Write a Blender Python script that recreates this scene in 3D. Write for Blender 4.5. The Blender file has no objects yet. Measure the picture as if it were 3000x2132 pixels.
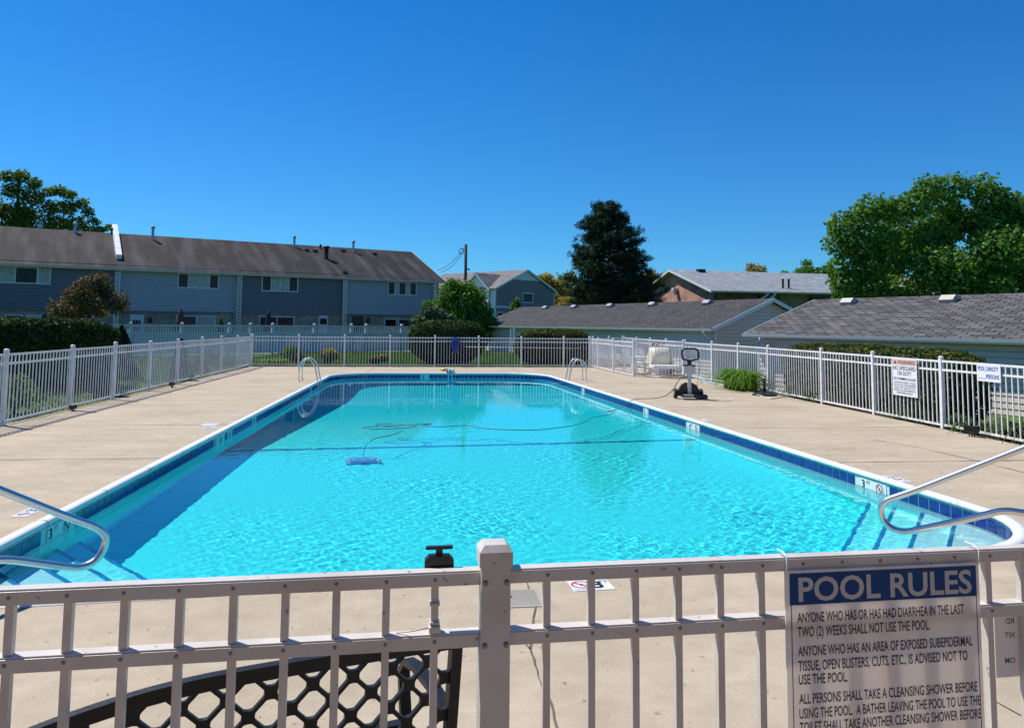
import bpy, bmesh, math, random
import numpy as np
from math import sin, cos, tan, atan, atan2, radians, degrees, pi, sqrt, hypot
from mathutils import Matrix, Vector

S = bpy.context.scene
COL = S.collection

# ------------------------------------------------------------------ camera
F, PX, PY, H = 2180.0, 1500.0, 774.0, 1.72        # focal length and principal point in photo pixels, eye height
PITCH, ROLL, YAW = atan(176 / F), radians(0.5), radians(-6.15)
cam = bpy.data.cameras.new('camera')
camo = bpy.data.objects.new('camera', cam)
COL.objects.link(camo)
S.camera = camo
cam.sensor_width = 36.0
cam.lens = 36 * F / 3000
cam.shift_y = -(1066 - PY) / 3000
cam.clip_start = 0.05
cam.clip_end = 3000
CM = Matrix.Translation((0, 0, H)) @ Matrix.Rotation(YAW, 4, 'Z') @ Matrix.Rotation(pi / 2 + PITCH, 4, 'X') @ Matrix.Rotation(ROLL, 4, 'Z')
camo.matrix_world = CM

# ------------------------------------------------------------------ sky, sun, exposure
SUN = Vector((-0.46, 0.34, 0.83)).normalized()
w = bpy.data.worlds.new('World')
S.world = w
w.use_nodes = True
nt = w.node_tree
bg = nt.nodes['Background']
sky = nt.nodes.new('ShaderNodeTexSky')
sky.sky_type = 'NISHITA'
sky.sun_disc = False
sky.sun_elevation = math.asin(SUN.z)
sky.sun_rotation = atan2(SUN.x, SUN.y)
sky.altitude = 300
sky.air_density = 1.0
sky.dust_density = 0.0
sky.ozone_density = 3.0
# colour grade of the sky: the haze-free deep blue of the photo
tc = nt.nodes.new('ShaderNodeTexCoord')
sp = nt.nodes.new('ShaderNodeSeparateXYZ')
nt.links.new(tc.outputs['Generated'], sp.inputs[0])
rp = nt.nodes.new('ShaderNodeValToRGB')
rp.color_ramp.elements[0].position = 0.0
rp.color_ramp.elements[0].color = (0.175, 0.45, 0.68, 1)
rp.color_ramp.elements[1].position = 0.45
rp.color_ramp.elements[1].color = (0.055, 0.42, 0.74, 1)
nt.links.new(sp.outputs[2], rp.inputs[0])
mx = nt.nodes.new('ShaderNodeMixRGB')
mx.blend_type = 'MULTIPLY'
mx.inputs[0].default_value = 1
nt.links.new(sky.outputs[0], mx.inputs[1])
nt.links.new(rp.outputs[0], mx.inputs[2])
nt.links.new(mx.outputs[0], bg.inputs[0])
bg.inputs[1].default_value = 0.15
sl = bpy.data.lights.new('sun', 'SUN')
sl.energy = 4.8
sl.angle = radians(0.5)
sl.color = (1.0, 0.94, 0.84)
slo = bpy.data.objects.new('sun', sl)
COL.objects.link(slo)
slo.rotation_euler = SUN.to_track_quat('Z', 'Y').to_euler()
slo.location = SUN * 60
sl.cycles.is_caustics_light = True
S.view_settings.view_transform = 'Standard'
S.view_settings.look = 'None'
S.view_settings.exposure = 0.25
S.view_settings.gamma = 1.0
S.cycles.max_bounces = 10
S.cycles.transparent_max_bounces = 12
S.cycles.sample_clamp_indirect = 4.0
S.cycles.sample_clamp_direct = 2.2
S.cycles.caustics_reflective = False

# ------------------------------------------------------------------ from photo pixels to places in the world
CR = CM.to_3x3()
RR, UU, FF = CR @ Vector((1, 0, 0)), CR @ Vector((0, 1, 0)), CR @ Vector((0, 0, -1))
EYE = Vector((0, 0, H))
WZ = -0.155                                          # water level


def ray(px, py):
    return FF + RR * ((px - PX) / F) - UU * ((py - PY) / F)


def gp(px, py, z=0.0):
    d = ray(px, py)
    return EYE + d * ((z - H) / d.z)


def wp(px, py, z):                                   # a point under water, seen through the refracting surface
    p = gp(px, py, WZ)
    d = ray(px, py).normalized()
    e = 1 / 1.33
    c = -d.z
    k = 1 - e * e * (1 - c * c)
    t = d * e + Vector((0, 0, 1)) * (e * c - sqrt(k))
    return p + t * ((z - WZ) / t.z)


def at(px, py, dist):                                # point at a given distance along the view axis
    return EYE + ray(px, py) * (dist / ray(px, py).dot(FF))


CY, SY = cos(-YAW), sin(-YAW)


def cw(X, Z):                                        # right / ahead of the eye -> world x, y
    return (X * CY + Z * SY, Z * CY - X * SY)


def onplane(px, py, p0, d):                          # vertical plane through p0 with horizontal direction d -> (u, z)
    d = Vector((d[0], d[1], 0)).normalized()
    n = Vector((-d.y, d.x, 0))
    r = ray(px, py)
    t = (Vector((p0[0], p0[1], 0)) - EYE).dot(n) / r.dot(n)
    q = EYE + r * t
    return ((q - Vector((p0[0], p0[1], 0))).dot(d), q.z)


# ------------------------------------------------------------------ materials
MATS = {}


def nodes(name):
    m = bpy.data.materials.new(name)
    m.use_nodes = True
    n = m.node_tree.nodes
    return m, n, m.node_tree.links, n['Principled BSDF']


def mat(name, col, rough=0.6, metal=0.0, var=0.08, scale=3.0, bump=0.0, bscale=40.0, spec=0.5, coat=0.0):
    if name in MATS:
        return MATS[name]
    m, n, l, p = nodes(name)
    p.inputs['Roughness'].default_value = rough
    p.inputs['Metallic'].default_value = metal
    p.inputs['Specular IOR Level'].default_value = spec
    p.inputs['Coat Weight'].default_value = coat
    t = n.new('ShaderNodeTexCoord')
    nz = n.new('ShaderNodeTexNoise')
    nz.inputs['Scale'].default_value = scale
    nz.inputs['Detail'].default_value = 5
    l.new(t.outputs['Object'], nz.inputs['Vector'])
    r = n.new('ShaderNodeValToRGB')
    r.color_ramp.elements[0].position = 0.3
    r.color_ramp.elements[1].position = 0.7
    r.color_ramp.elements[0].color = (*[c * (1 - var) for c in col], 1)
    r.color_ramp.elements[1].color = (*[min(1, c * (1 + var)) for c in col], 1)
    l.new(nz.outputs[0], r.inputs[0])
    l.new(r.outputs[0], p.inputs['Base Color'])
    if bump:
        n2 = n.new('ShaderNodeTexNoise')
        n2.inputs['Scale'].default_value = bscale
        n2.inputs['Detail'].default_value = 3
        l.new(t.outputs['Object'], n2.inputs['Vector'])
        b = n.new('ShaderNodeBump')
        b.inputs['Strength'].default_value = bump
        b.inputs['Distance'].default_value = 0.02
        l.new(n2.outputs[0], b.inputs['Height'])
        l.new(b.outputs[0], p.inputs['Normal'])
    MATS[name] = m
    return m


def brickmat(name, c1, c2, mortar, bw, rh, ms, axes='xz', streak=0.0, rough=0.85, off=0.5, bias=0.0, bump=0.3, blotch=0.25):
    if name in MATS:
        return MATS[name]
    m, n, l, p = nodes(name)
    p.inputs['Roughness'].default_value = rough
    p.inputs['Specular IOR Level'].default_value = 0.25
    t = n.new('ShaderNodeTexCoord')
    s = n.new('ShaderNodeSeparateXYZ')
    l.new(t.outputs['Object'], s.inputs[0])
    c = n.new('ShaderNodeCombineXYZ')
    ix = {'x': 0, 'y': 1, 'z': 2}
    l.new(s.outputs[ix[axes[0]]], c.inputs[0])
    l.new(s.outputs[ix[axes[1]]], c.inputs[1])
    b = n.new('ShaderNodeTexBrick')
    b.inputs['Scale'].default_value = 1
    b.inputs['Brick Width'].default_value = bw
    b.inputs['Row Height'].default_value = rh
    b.inputs['Mortar Size'].default_value = ms
    b.inputs['Mortar Smooth'].default_value = 0.2
    b.inputs['Bias'].default_value = bias
    b.offset = off
    b.inputs['Color1'].default_value = (*c1, 1)
    b.inputs['Color2'].default_value = (*c2, 1)
    b.inputs['Mortar'].default_value = (*mortar, 1)
    l.new(c.outputs[0], b.inputs['Vector'])
    nz = n.new('ShaderNodeTexNoise')
    nz.inputs['Scale'].default_value = 0.9
    nz.inputs['Detail'].default_value = 8
    mp = n.new('ShaderNodeMapping')
    mp.inputs['Scale'].default_value = (1.3, 0.22 if streak else 1.3, 1)
    l.new(c.outputs[0], mp.inputs['Vector'])
    l.new(mp.outputs[0], nz.inputs['Vector'])
    r = n.new('ShaderNodeValToRGB')
    r.color_ramp.elements[0].position = 0.44 if streak else 0.35
    r.color_ramp.elements[1].position = 0.66 if streak else 0.72
    k = blotch
    r.color_ramp.elements[0].color = (1 - k, 1 - k, 1 - k, 1)
    r.color_ramp.elements[1].color = (1 + k + streak,) * 3 + (1,)
    l.new(nz.outputs[0], r.inputs[0])
    x = n.new('ShaderNodeMixRGB')
    x.blend_type = 'MULTIPLY'
    x.inputs[0].default_value = 1
    l.new(b.outputs[0], x.inputs[1])
    l.new(r.outputs[0], x.inputs[2])
    nf = n.new('ShaderNodeTexNoise')
    nf.inputs['Scale'].default_value = 22
    nf.inputs['Detail'].default_value = 4
    l.new(c.outputs[0], nf.inputs['Vector'])
    rf = n.new('ShaderNodeValToRGB')
    rf.color_ramp.elements[0].position = 0.3
    rf.color_ramp.elements[1].position = 0.7
    rf.color_ramp.elements[0].color = (0.75, 0.75, 0.75, 1)
    rf.color_ramp.elements[1].color = (1.25, 1.25, 1.25, 1)
    l.new(nf.outputs[0], rf.inputs[0])
    x2 = n.new('ShaderNodeMixRGB')
    x2.blend_type = 'MULTIPLY'
    x2.inputs[0].default_value = 1
    l.new(x.outputs[0], x2.inputs[1])
    l.new(rf.outputs[0], x2.inputs[2])
    l.new(x2.outputs[0], p.inputs['Base Color'])
    bp = n.new('ShaderNodeBump')
    bp.inputs['Strength'].default_value = bump
    bp.inputs['Distance'].default_value = 0.01
    iv = n.new('ShaderNodeMath')
    iv.operation = 'SUBTRACT'
    iv.inputs[0].default_value = 1
    l.new(b.outputs['Fac'], iv.inputs[1])
    l.new(iv.outputs[0], bp.inputs['Height'])
    l.new(bp.outputs[0], p.inputs['Normal'])
    MATS[name] = m
    return m


def leafmat(name, cols, trans=0.3, rough=0.65, spec=0.12):
    if name in MATS:
        return MATS[name]
    m, n, l, p = nodes(name)
    g = n.new('ShaderNodeNewGeometry')
    r = n.new('ShaderNodeValToRGB')
    el = r.color_ramp.elements
    while len(el) < len(cols):
        el.new(0.5)
    for i, c in enumerate(cols):
        el[i].position = i / (len(cols) - 1)
        el[i].color = (*c, 1)
    t = n.new('ShaderNodeTexCoord')
    nz = n.new('ShaderNodeTexNoise')
    nz.inputs['Scale'].default_value = 0.8
    l.new(t.outputs['Object'], nz.inputs['Vector'])
    a = n.new('ShaderNodeMath')
    a.operation = 'MULTIPLY_ADD'
    a.inputs[1].default_value = 0.55
    l.new(g.outputs['Random Per Island'], a.inputs[0])
    b = n.new('ShaderNodeMath')
    b.operation = 'MULTIPLY'
    b.inputs[1].default_value = 0.5
    l.new(nz.outputs[0], b.inputs[0])
    l.new(b.outputs[0], a.inputs[2])
    l.new(a.outputs[0], r.inputs[0])
    l.new(r.outputs[0], p.inputs['Base Color'])
    p.inputs['Roughness'].default_value = rough
    p.inputs['Specular IOR Level'].default_value = spec
    tr = n.new('ShaderNodeBsdfTranslucent')
    mxc = n.new('ShaderNodeMixRGB')
    mxc.blend_type = 'MULTIPLY'
    mxc.inputs[0].default_value = 1
    mxc.inputs[2].default_value = (1.3, 1.25, 0.5, 1)
    l.new(r.outputs[0], mxc.inputs[1])
    l.new(mxc.outputs[0], tr.inputs[0])
    ms = n.new('ShaderNodeMixShader')
    ms.inputs[0].default_value = trans
    l.new(p.outputs[0], ms.inputs[1])
    l.new(tr.outputs[0], ms.inputs[2])
    l.new(ms.outputs[0], n['Material Output'].inputs[0])
    MATS[name] = m
    return m


def concrete():
    m, n, l, p = nodes('tan_concrete')
    p.inputs['Roughness'].default_value = 0.85
    p.inputs['Specular IOR Level'].default_value = 0.3
    t = n.new('ShaderNodeTexCoord')

    def noise(sc, det, lo, hi, c0, c1, vec=None, rough=0.6):
        z = n.new('ShaderNodeTexNoise')
        z.inputs['Scale'].default_value = sc
        z.inputs['Detail'].default_value = det
        z.inputs['Roughness'].default_value = rough
        l.new(vec or t.outputs['Object'], z.inputs['Vector'])
        r = n.new('ShaderNodeValToRGB')
        r.color_ramp.elements[0].position = lo
        r.color_ramp.elements[1].position = hi
        r.color_ramp.elements[0].color = (*c0, 1)
        r.color_ramp.elements[1].color = (*c1, 1)
        l.new(z.outputs[0], r.inputs[0])
        return r.outputs[0], z

    def mul(a, b, f=1.0):
        x = n.new('ShaderNodeMixRGB')
        x.blend_type = 'MULTIPLY'
        x.inputs[0].default_value = f
        l.new(a, x.inputs[1])
        l.new(b, x.inputs[2])
        return x.outputs[0]
    mp = n.new('ShaderNodeMapping')
    mp.inputs['Scale'].default_value = (0.35, 1.4, 1)
    l.new(t.outputs['Object'], mp.inputs['Vector'])
    a, _ = noise(0.9, 6, 0.3, 0.72, (0.43, 0.360, 0.266), (0.505, 0.424, 0.318))
    b, _ = noise(1.6, 7, 0.35, 0.75, (0.88, 0.875, 0.87), (1.06, 1.06, 1.06), mp.outputs[0])
    c, zc = noise(75, 3, 0.32, 0.68, (0.90, 0.90, 0.90), (1.07, 1.07, 1.07))
    d, _ = noise(17, 2, 0.24, 0.31, (0.62, 0.58, 0.54), (1, 1, 1), rough=0.4)      # small pits and specks
    e, _ = noise(5.5, 6, 0.30, 0.62, (0.90, 0.89, 0.88), (1.04, 1.04, 1.04))
    f, _ = noise(0.55, 5, 0.36, 0.46, (0.90, 0.885, 0.87), (1, 1, 1), rough=0.7)          # broad water stains
    mp3 = n.new('ShaderNodeMapping')
    mp3.inputs['Scale'].default_value = (0.6, 3.5, 1)
    mp3.inputs['Rotation'].default_value = (0, 0, 0.25)
    l.new(t.outputs['Object'], mp3.inputs['Vector'])
    h, _ = noise(1.1, 6, 0.28, 0.36, (0.86, 0.85, 0.84), (1, 1, 1), mp3.outputs[0], 0.75)
    o = mul(mul(mul(mul(mul(mul(a, b), c), d), e), f), h)
    l.new(o, p.inputs['Base Color'])
    bp = n.new('ShaderNodeBump')
    bp.inputs['Strength'].default_value = 0.25
    bp.inputs['Distance'].default_value = 0.004
    l.new(zc.outputs[0], bp.inputs['Height'])
    bp2 = n.new('ShaderNodeBump')
    bp2.inputs['Strength'].default_value = 0.35
    bp2.inputs['Distance'].default_value = 0.02
    z2 = n.new('ShaderNodeTexNoise')
    z2.inputs['Scale'].default_value = 3.2
    z2.inputs['Detail'].default_value = 4
    l.new(mp.outputs[0], z2.inputs['Vector'])
    l.new(z2.outputs[0], bp2.inputs['Height'])
    l.new(bp2.outputs[0], bp.inputs['Normal'])
    l.new(bp.outputs[0], p.inputs['Normal'])
    return m


M = dict(
    white=mat('white_powder_coat', (0.80, 0.80, 0.80), 0.35, var=0.02, scale=6),
    nearwhite=mat('white_rail_paint', (0.62, 0.575, 0.53), 0.38, var=0.035, scale=9, bump=0.04, bscale=120),
    vinyl=mat('white_vinyl', (0.56, 0.57, 0.57), 0.4, var=0.03, scale=2),
    steel=mat('polished_steel', (0.70, 0.70, 0.68), 0.30, 1.0, var=0.02),
    black=mat('black_plastic', (0.012, 0.012, 0.014), 0.4, var=0.2),
    blackmetal=mat('black_cast_metal', (0.009, 0.009, 0.010), 0.45, var=0.3, scale=20, bump=0.1, bscale=90, spec=0.3),
    rubber=mat('black_rubber', (0.02, 0.02, 0.02), 0.8),
    grey=mat('grey_plastic', (0.30, 0.31, 0.33), 0.4),
    lightgrey=mat('light_grey_plastic', (0.62, 0.62, 0.60), 0.45),
    cream=mat('cream_plastic', (0.70, 0.66, 0.50), 0.45, var=0.05),
    plastic=mat('white_plastic', (0.78, 0.78, 0.76), 0.4, var=0.03),
    coping=mat('white_coping', (0.74, 0.76, 0.76), 0.45, var=0.04, scale=4),
    screw=mat('zinc_screw', (0.22, 0.21, 0.20), 0.35, 0.8),
    trim=mat('white_trim', (0.62, 0.66, 0.68), 0.5, var=0.03),
    gutter=mat('grey_gutter', (0.45, 0.51, 0.53), 0.45, var=0.03),
    siding_blue=mat('blue_grey_siding', (0.31, 0.35, 0.43), 0.55, var=0.04),
    siding_dark=mat('dark_slate_siding', (0.120, 0.138, 0.178), 0.55, var=0.04),
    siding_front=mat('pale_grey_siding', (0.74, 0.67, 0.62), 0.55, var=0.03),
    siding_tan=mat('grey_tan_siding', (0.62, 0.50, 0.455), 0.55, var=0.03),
    siding_house=mat('purple_grey_siding', (0.20, 0.175, 0.195), 0.55, var=0.03),
    siding_white=mat('white_siding', (0.75, 0.77, 0.80), 0.55, var=0.03),
    glass=mat('dark_window_glass', (0.010, 0.011, 0.013), 0.12, var=0.2, spec=0.22),
    curtain=mat('pale_curtain', (0.36, 0.40, 0.40), 0.8, var=0.25, scale=9),
    screen=mat('insect_screen', (0.035, 0.04, 0.045), 0.7, var=0.1),
    door=mat('painted_door', (0.50, 0.54, 0.58), 0.5),
    doorblack=mat('black_door', (0.012, 0.012, 0.013), 0.4),
    lattice=mat('white_lattice_post', (0.55, 0.56, 0.54), 0.5),
    bark=mat('bark', (0.075, 0.055, 0.042), 0.9, var=0.3, scale=6, bump=0.5, bscale=18),
    twig=mat('dark_twigs', (0.018, 0.019, 0.012), 0.95, var=0.3),
    pole=mat('creosote_pole', (0.06, 0.045, 0.035), 0.9, var=0.3),
    wire=mat('cable_black', (0.015, 0.015, 0.015), 0.6),
    mulch=mat('bark_mulch', (0.055, 0.035, 0.026), 0.95, var=0.5, scale=14, bump=0.6, bscale=30),
    blue=mat('blue_hose_vinyl', (0.010, 0.045, 0.27), 0.35, var=0.15),
    lightblue=mat('light_blue_hose', (0.10, 0.42, 0.62), 0.4),
    hosewhite=mat('pale_hose', (0.66, 0.62, 0.50), 0.45),
    hosebrown=mat('brown_grey_cable', (0.17, 0.13, 0.11), 0.5),
    teal=mat('teal_plastic', (0.03, 0.30, 0.36), 0.4),
    yellow=mat('yellow_plastic', (0.72, 0.46, 0.08), 0.45),
    red=mat('red_plastic', (0.55, 0.05, 0.03), 0.45),
    navy=mat('navy_ink', (0.012, 0.022, 0.085), 0.5, var=0.05),
    navyband=mat('navy_sign_band', (0.006, 0.055, 0.20), 0.5, var=0.06, spec=0.2),
    signwhite=mat('sign_white', (0.66, 0.63, 0.60), 0.32, var=0.025, scale=4),
    signbright=mat('bright_sign_white', (0.78, 0.80, 0.82), 0.4, var=0.02),
    signred=mat('faded_orange_band', (0.78, 0.42, 0.33), 0.45, var=0.05),
    inkgrey=mat('grey_ink', (0.07, 0.10, 0.13), 0.5),
    inkblue=mat('royal_blue_ink', (0.05, 0.10, 0.48), 0.5),
    inkblack=mat('black_ink', (0.012, 0.012, 0.012), 0.5),
    inkred=mat('red_ink', (0.45, 0.03, 0.05), 0.5),
    inkfaint=mat('faint_ink', (0.10, 0.075, 0.07), 0.6),
    tile=mat('cobalt_pool_tile', (0.008, 0.020, 0.20), 0.15, var=0.45, scale=5, spec=0.7),
    tiledark=mat('navy_tile', (0.015, 0.21, 0.48), 0.2, var=0.3, scale=5),
    grout=mat('pale_grout', (0.60, 0.66, 0.68), 0.7),
    markertile=mat('white_marker_tile', (0.74, 0.76, 0.76), 0.25, var=0.02),
    plaster=mat('pale_blue_plaster', (0.44, 0.95, 0.93), 0.8, var=0.03, scale=2.5),
    deepplaster=mat('deep_blue_plaster', (0.10, 0.74, 0.86), 0.8, var=0.035, scale=2.5),
    stepplaster=mat('white_step_plaster', (0.80, 0.88, 0.90), 0.8, var=0.03, scale=3),
    concrete=concrete(),
    joint=mat('joint_dirt', (0.13, 0.10, 0.075), 0.9, var=0.3, scale=8),
    lid=mat('cream_lid', (0.42, 0.39, 0.34), 0.5, var=0.05),
    roof_town=brickmat('weathered_purple_shingles', (0.017, 0.0155, 0.0175), (0.025, 0.0230, 0.0255), (0.009, 0.008, 0.0095), 0.34, 0.15, 0.012, 'xy', streak=1.9, blotch=0.25),
    roof_gar=brickmat('grey_shingles', (0.045, 0.043, 0.047), (0.078, 0.074, 0.077), (0.022, 0.021, 0.023), 0.33, 0.15, 0.014, 'xy', blotch=0.2, bump=0.8),
    roof_gar2=brickmat('brown_grey_shingles', (0.075, 0.070, 0.074), (0.175, 0.165, 0.165), (0.022, 0.021, 0.024), 0.40, 0.15, 0.022, 'xy', blotch=0.15, bump=0.8),  # dark lines between the courses paint in the shadow of the shingle edges
    roof_brick=brickmat('pale_grey_shingles', (0.22, 0.25, 0.28), (0.34, 0.37, 0.40), (0.12, 0.13, 0.15), 0.34, 0.16, 0.012, 'xy', blotch=0.15),
    roof_house=brickmat('tan_grey_shingles', (0.17, 0.16, 0.165), (0.24, 0.225, 0.225), (0.10, 0.095, 0.10), 0.34, 0.16, 0.012, 'xy', blotch=0.15),
    tanbrick=brickmat('tan_brick', (0.34, 0.27, 0.20), (0.22, 0.16, 0.12), (0.40, 0.36, 0.31), 0.22, 0.075, 0.012, 'xz'),
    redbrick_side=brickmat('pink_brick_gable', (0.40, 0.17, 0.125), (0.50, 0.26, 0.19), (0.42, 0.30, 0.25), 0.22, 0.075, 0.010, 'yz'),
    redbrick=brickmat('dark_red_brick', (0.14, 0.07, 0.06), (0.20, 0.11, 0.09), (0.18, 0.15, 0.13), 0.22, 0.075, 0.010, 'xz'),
    carsilver=mat('silver_car_paint', (0.50, 0.51, 0.53), 0.25, 0.6, var=0.02, coat=0.6),
    carwhite=mat('white_car_paint', (0.75, 0.75, 0.75), 0.25, 0.0, var=0.02, coat=0.6),
    carblack=mat('dark_car_paint', (0.02, 0.022, 0.028), 0.2, 0.2, var=0.02, coat=0.6),
    tail=mat('red_lens', (0.35, 0.01, 0.01), 0.2),
    umbrella=mat('dark_red_canvas', (0.07, 0.03, 0.035), 0.8),
    umbrellanavy=mat('dark_navy_canvas', (0.015, 0.018, 0.03), 0.8),
)
LF = dict(
    maple=leafmat('maple_leaf', [(0.045, 0.115, 0.018), (0.095, 0.215, 0.032), (0.17, 0.33, 0.06)], 0.35, 0.5, 0.2),
    oak=leafmat('oak_leaf', [(0.045, 0.085, 0.014), (0.10, 0.16, 0.022), (0.19, 0.25, 0.04)], 0.45),
    yellowgreen=leafmat('yellow_green_leaf', [(0.08, 0.125, 0.018), (0.17, 0.21, 0.03), (0.28, 0.29, 0.05)], 0.4),
    bronze=leafmat('bronze_leaf', [(0.07, 0.050, 0.024), (0.14, 0.105, 0.048), (0.24, 0.205, 0.095)], 0.15),
    ochre=leafmat('ochre_bud_leaf', [(0.16, 0.14, 0.045), (0.29, 0.24, 0.065), (0.42, 0.34, 0.10)], 0.45),
    pine=leafmat('pine_needles', [(0.010, 0.028, 0.016), (0.022, 0.055, 0.028), (0.045, 0.090, 0.042)], 0.05),
    yew=leafmat('yew_leaf', [(0.014, 0.036, 0.010), (0.03, 0.066, 0.014), (0.085, 0.135, 0.024)], 0.15),
    yewgold=leafmat('yew_new_growth', [(0.05, 0.065, 0.010), (0.12, 0.125, 0.016), (0.21, 0.19, 0.03)], 0.2),
    juniper=leafmat('juniper_leaf', [(0.010, 0.018, 0.007), (0.02, 0.032, 0.010), (0.04, 0.055, 0.015)], 0.1),
    shrub=leafmat('shrub_leaf', [(0.04, 0.085, 0.02), (0.08, 0.15, 0.035), (0.13, 0.22, 0.06)]),
    viburnum=leafmat('viburnum_leaf', [(0.05, 0.085, 0.04), (0.095, 0.14, 0.07), (0.17, 0.22, 0.13)], 0.15),
    barberry=leafmat('barberry_leaf', [(0.10, 0.12, 0.012), (0.25, 0.22, 0.018), (0.42, 0.30, 0.024)], 0.5),
    barberrylow=leafmat('barberry_lower_leaf', [(0.04, 0.045, 0.012), (0.08, 0.075, 0.018), (0.15, 0.13, 0.025)], 0.15),  # duller tone for the leaves low on the barberries
    lily=leafmat('daylily_leaf', [(0.05, 0.135, 0.014), (0.10, 0.22, 0.024), (0.165, 0.30, 0.042)], 0.35),
    grass=leafmat('grass_blade', [(0.045, 0.10, 0.012), (0.075, 0.155, 0.018), (0.11, 0.20, 0.03)], 0.3),
    drygrass=leafmat('bed_plant_leaf', [(0.05, 0.05, 0.03), (0.06, 0.10, 0.03), (0.11, 0.16, 0.05)], 0.3),
)


# ------------------------------------------------------------------ mesh helpers
class MB:
    def __init__(s):
        s.v, s.f, s.smooth = [], [], []

    def add(s, vs, fs, smooth=False):
        b = len(s.v)
        s.v += [tuple(x) for x in vs]
        s.f += [tuple(b + i for i in f) for f in fs]
        s.smooth += [smooth] * len(fs)
        return s

    def box(s, x0, x1, y0, y1, z0, z1):
        s.add([(x0, y0, z0), (x1, y0, z0), (x1, y1, z0), (x0, y1, z0), (x0, y0, z1), (x1, y0, z1), (x1, y1, z1), (x0, y1, z1)],
              [(0, 3, 2, 1), (4, 5, 6, 7), (0, 1, 5, 4), (1, 2, 6, 5), (2, 3, 7, 6), (3, 0, 4, 7)])
        return s

    def bbox(s, x0, x1, y0, y1, z0, z1, r=0.004):            # box with chamfered edges
        bm = bmesh.new()
        bmesh.ops.create_cube(bm, size=1)
        for v in bm.verts:
            v.co = Vector(((x0 + x1) / 2 + v.co.x * (x1 - x0), (y0 + y1) / 2 + v.co.y * (y1 - y0), (z0 + z1) / 2 + v.co.z * (z1 - z0)))
        bmesh.ops.bevel(bm, geom=bm.edges[:], offset=r, segments=2, affect='EDGES', profile=0.5)
        bm.verts.index_update()
        s.add([v.co[:] for v in bm.verts], [[v.index for v in f.verts] for f in bm.faces])
        bm.free()
        return s

    def obar(s, a, b, wd, dp, up=(0, 0, 1)):                # rectangular bar from a to b, width wd (sideways), depth dp (along up)
        a, b, up = Vector(a), Vector(b), Vector(up)
        d = (b - a).normalized()
        sd = d.cross(up)
        if sd.length < 1e-4:
            sd = d.cross(Vector((0, 1, 0)))
        sd.normalize()
        up = sd.cross(d)
        o = []
        for p in (a, b):
            for i, j in ((-1, -1), (1, -1), (1, 1), (-1, 1)):
                o.append(p + sd * (i * wd / 2) + up * (j * dp / 2))
        return s.add(o, [(0, 1, 2, 3), (7, 6, 5, 4), (0, 4, 5, 1), (1, 5, 6, 2), (2, 6, 7, 3), (3, 7, 4, 0)])

    def tube(s, pts, r, n=10, cap=True):
        pts = [Vector(p) for p in pts]
        rs = r if isinstance(r, (list, tuple)) else [r] * len(pts)
        b = len(s.v)
        t0 = (pts[1] - pts[0]).normalized()
        nrm = t0.cross(Vector((0.3, 0.2, 1))).normalized() if abs(t0.z) < 0.95 else t0.cross(Vector((1, 0.1, 0))).normalized()
        for i, p in enumerate(pts):
            if i == 0:
                t = pts[1] - pts[0]
            elif i == len(pts) - 1:
                t = pts[-1] - pts[-2]
            else:
                t = (pts[i + 1] - p).normalized() + (p - pts[i - 1]).normalized()
            t.normalize()
            nrm = (nrm - t * nrm.dot(t)).normalized()
            bn = t.cross(nrm)
            for k in range(n):
                a = 2 * pi * k / n
                s.v.append(tuple(p + (nrm * cos(a) + bn * sin(a)) * rs[i]))
        for i in range(len(pts) - 1):
            for k in range(n):
                k2 = (k + 1) % n
                s.f.append((b + i * n + k, b + i * n + k2, b + (i + 1) * n + k2, b + (i + 1) * n + k))
                s.smooth.append(True)
        if cap:
            s.f.append(tuple(b + k for k in range(n))[::-1])
            s.f.append(tuple(b + (len(pts) - 1) * n + k for k in range(n)))
            s.smooth += [False, False]
        return s

    def lathe(s, prof, c=(0, 0, 0), n=16, axis='z', smooth=True):
        b = len(s.v)
        for r, h in prof:
            for k in range(n):
                a = 2 * pi * k / n
                x, y, z = r * cos(a), r * sin(a), h
                if axis == 'x':
                    x, y, z = z, x, y
                elif axis == 'y':
                    x, y, z = x, z, y
                s.v.append((c[0] + x, c[1] + y, c[2] + z))
        for i in range(len(prof) - 1):
            for k in range(n):
                k2 = (k + 1) % n
                s.f.append((b + i * n + k, b + i * n + k2, b + (i + 1) * n + k2, b + (i + 1) * n + k))
                s.smooth.append(smooth)
        s.f.append(tuple(b + k for k in range(n))[::-1])
        s.f.append(tuple(b + (len(prof) - 1) * n + k for k in range(n)))
        s.smooth += [False, False]
        return s

    def prism(s, poly, lo, hi, axis='y'):                   # polygon in the two other axes, extruded along axis
        n = len(poly)

        def P(a, b, h):
            return {'y': (a, h, b), 'x': (h, a, b), 'z': (a, b, h)}[axis]
        s.add([P(a, b, lo) for a, b in poly] + [P(a, b, hi) for a, b in poly],
              [tuple(range(n)), tuple(range(2 * n - 1, n - 1, -1))] + [(i, n + i, n + (i + 1) % n, (i + 1) % n) for i in range(n)])
        return s

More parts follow.
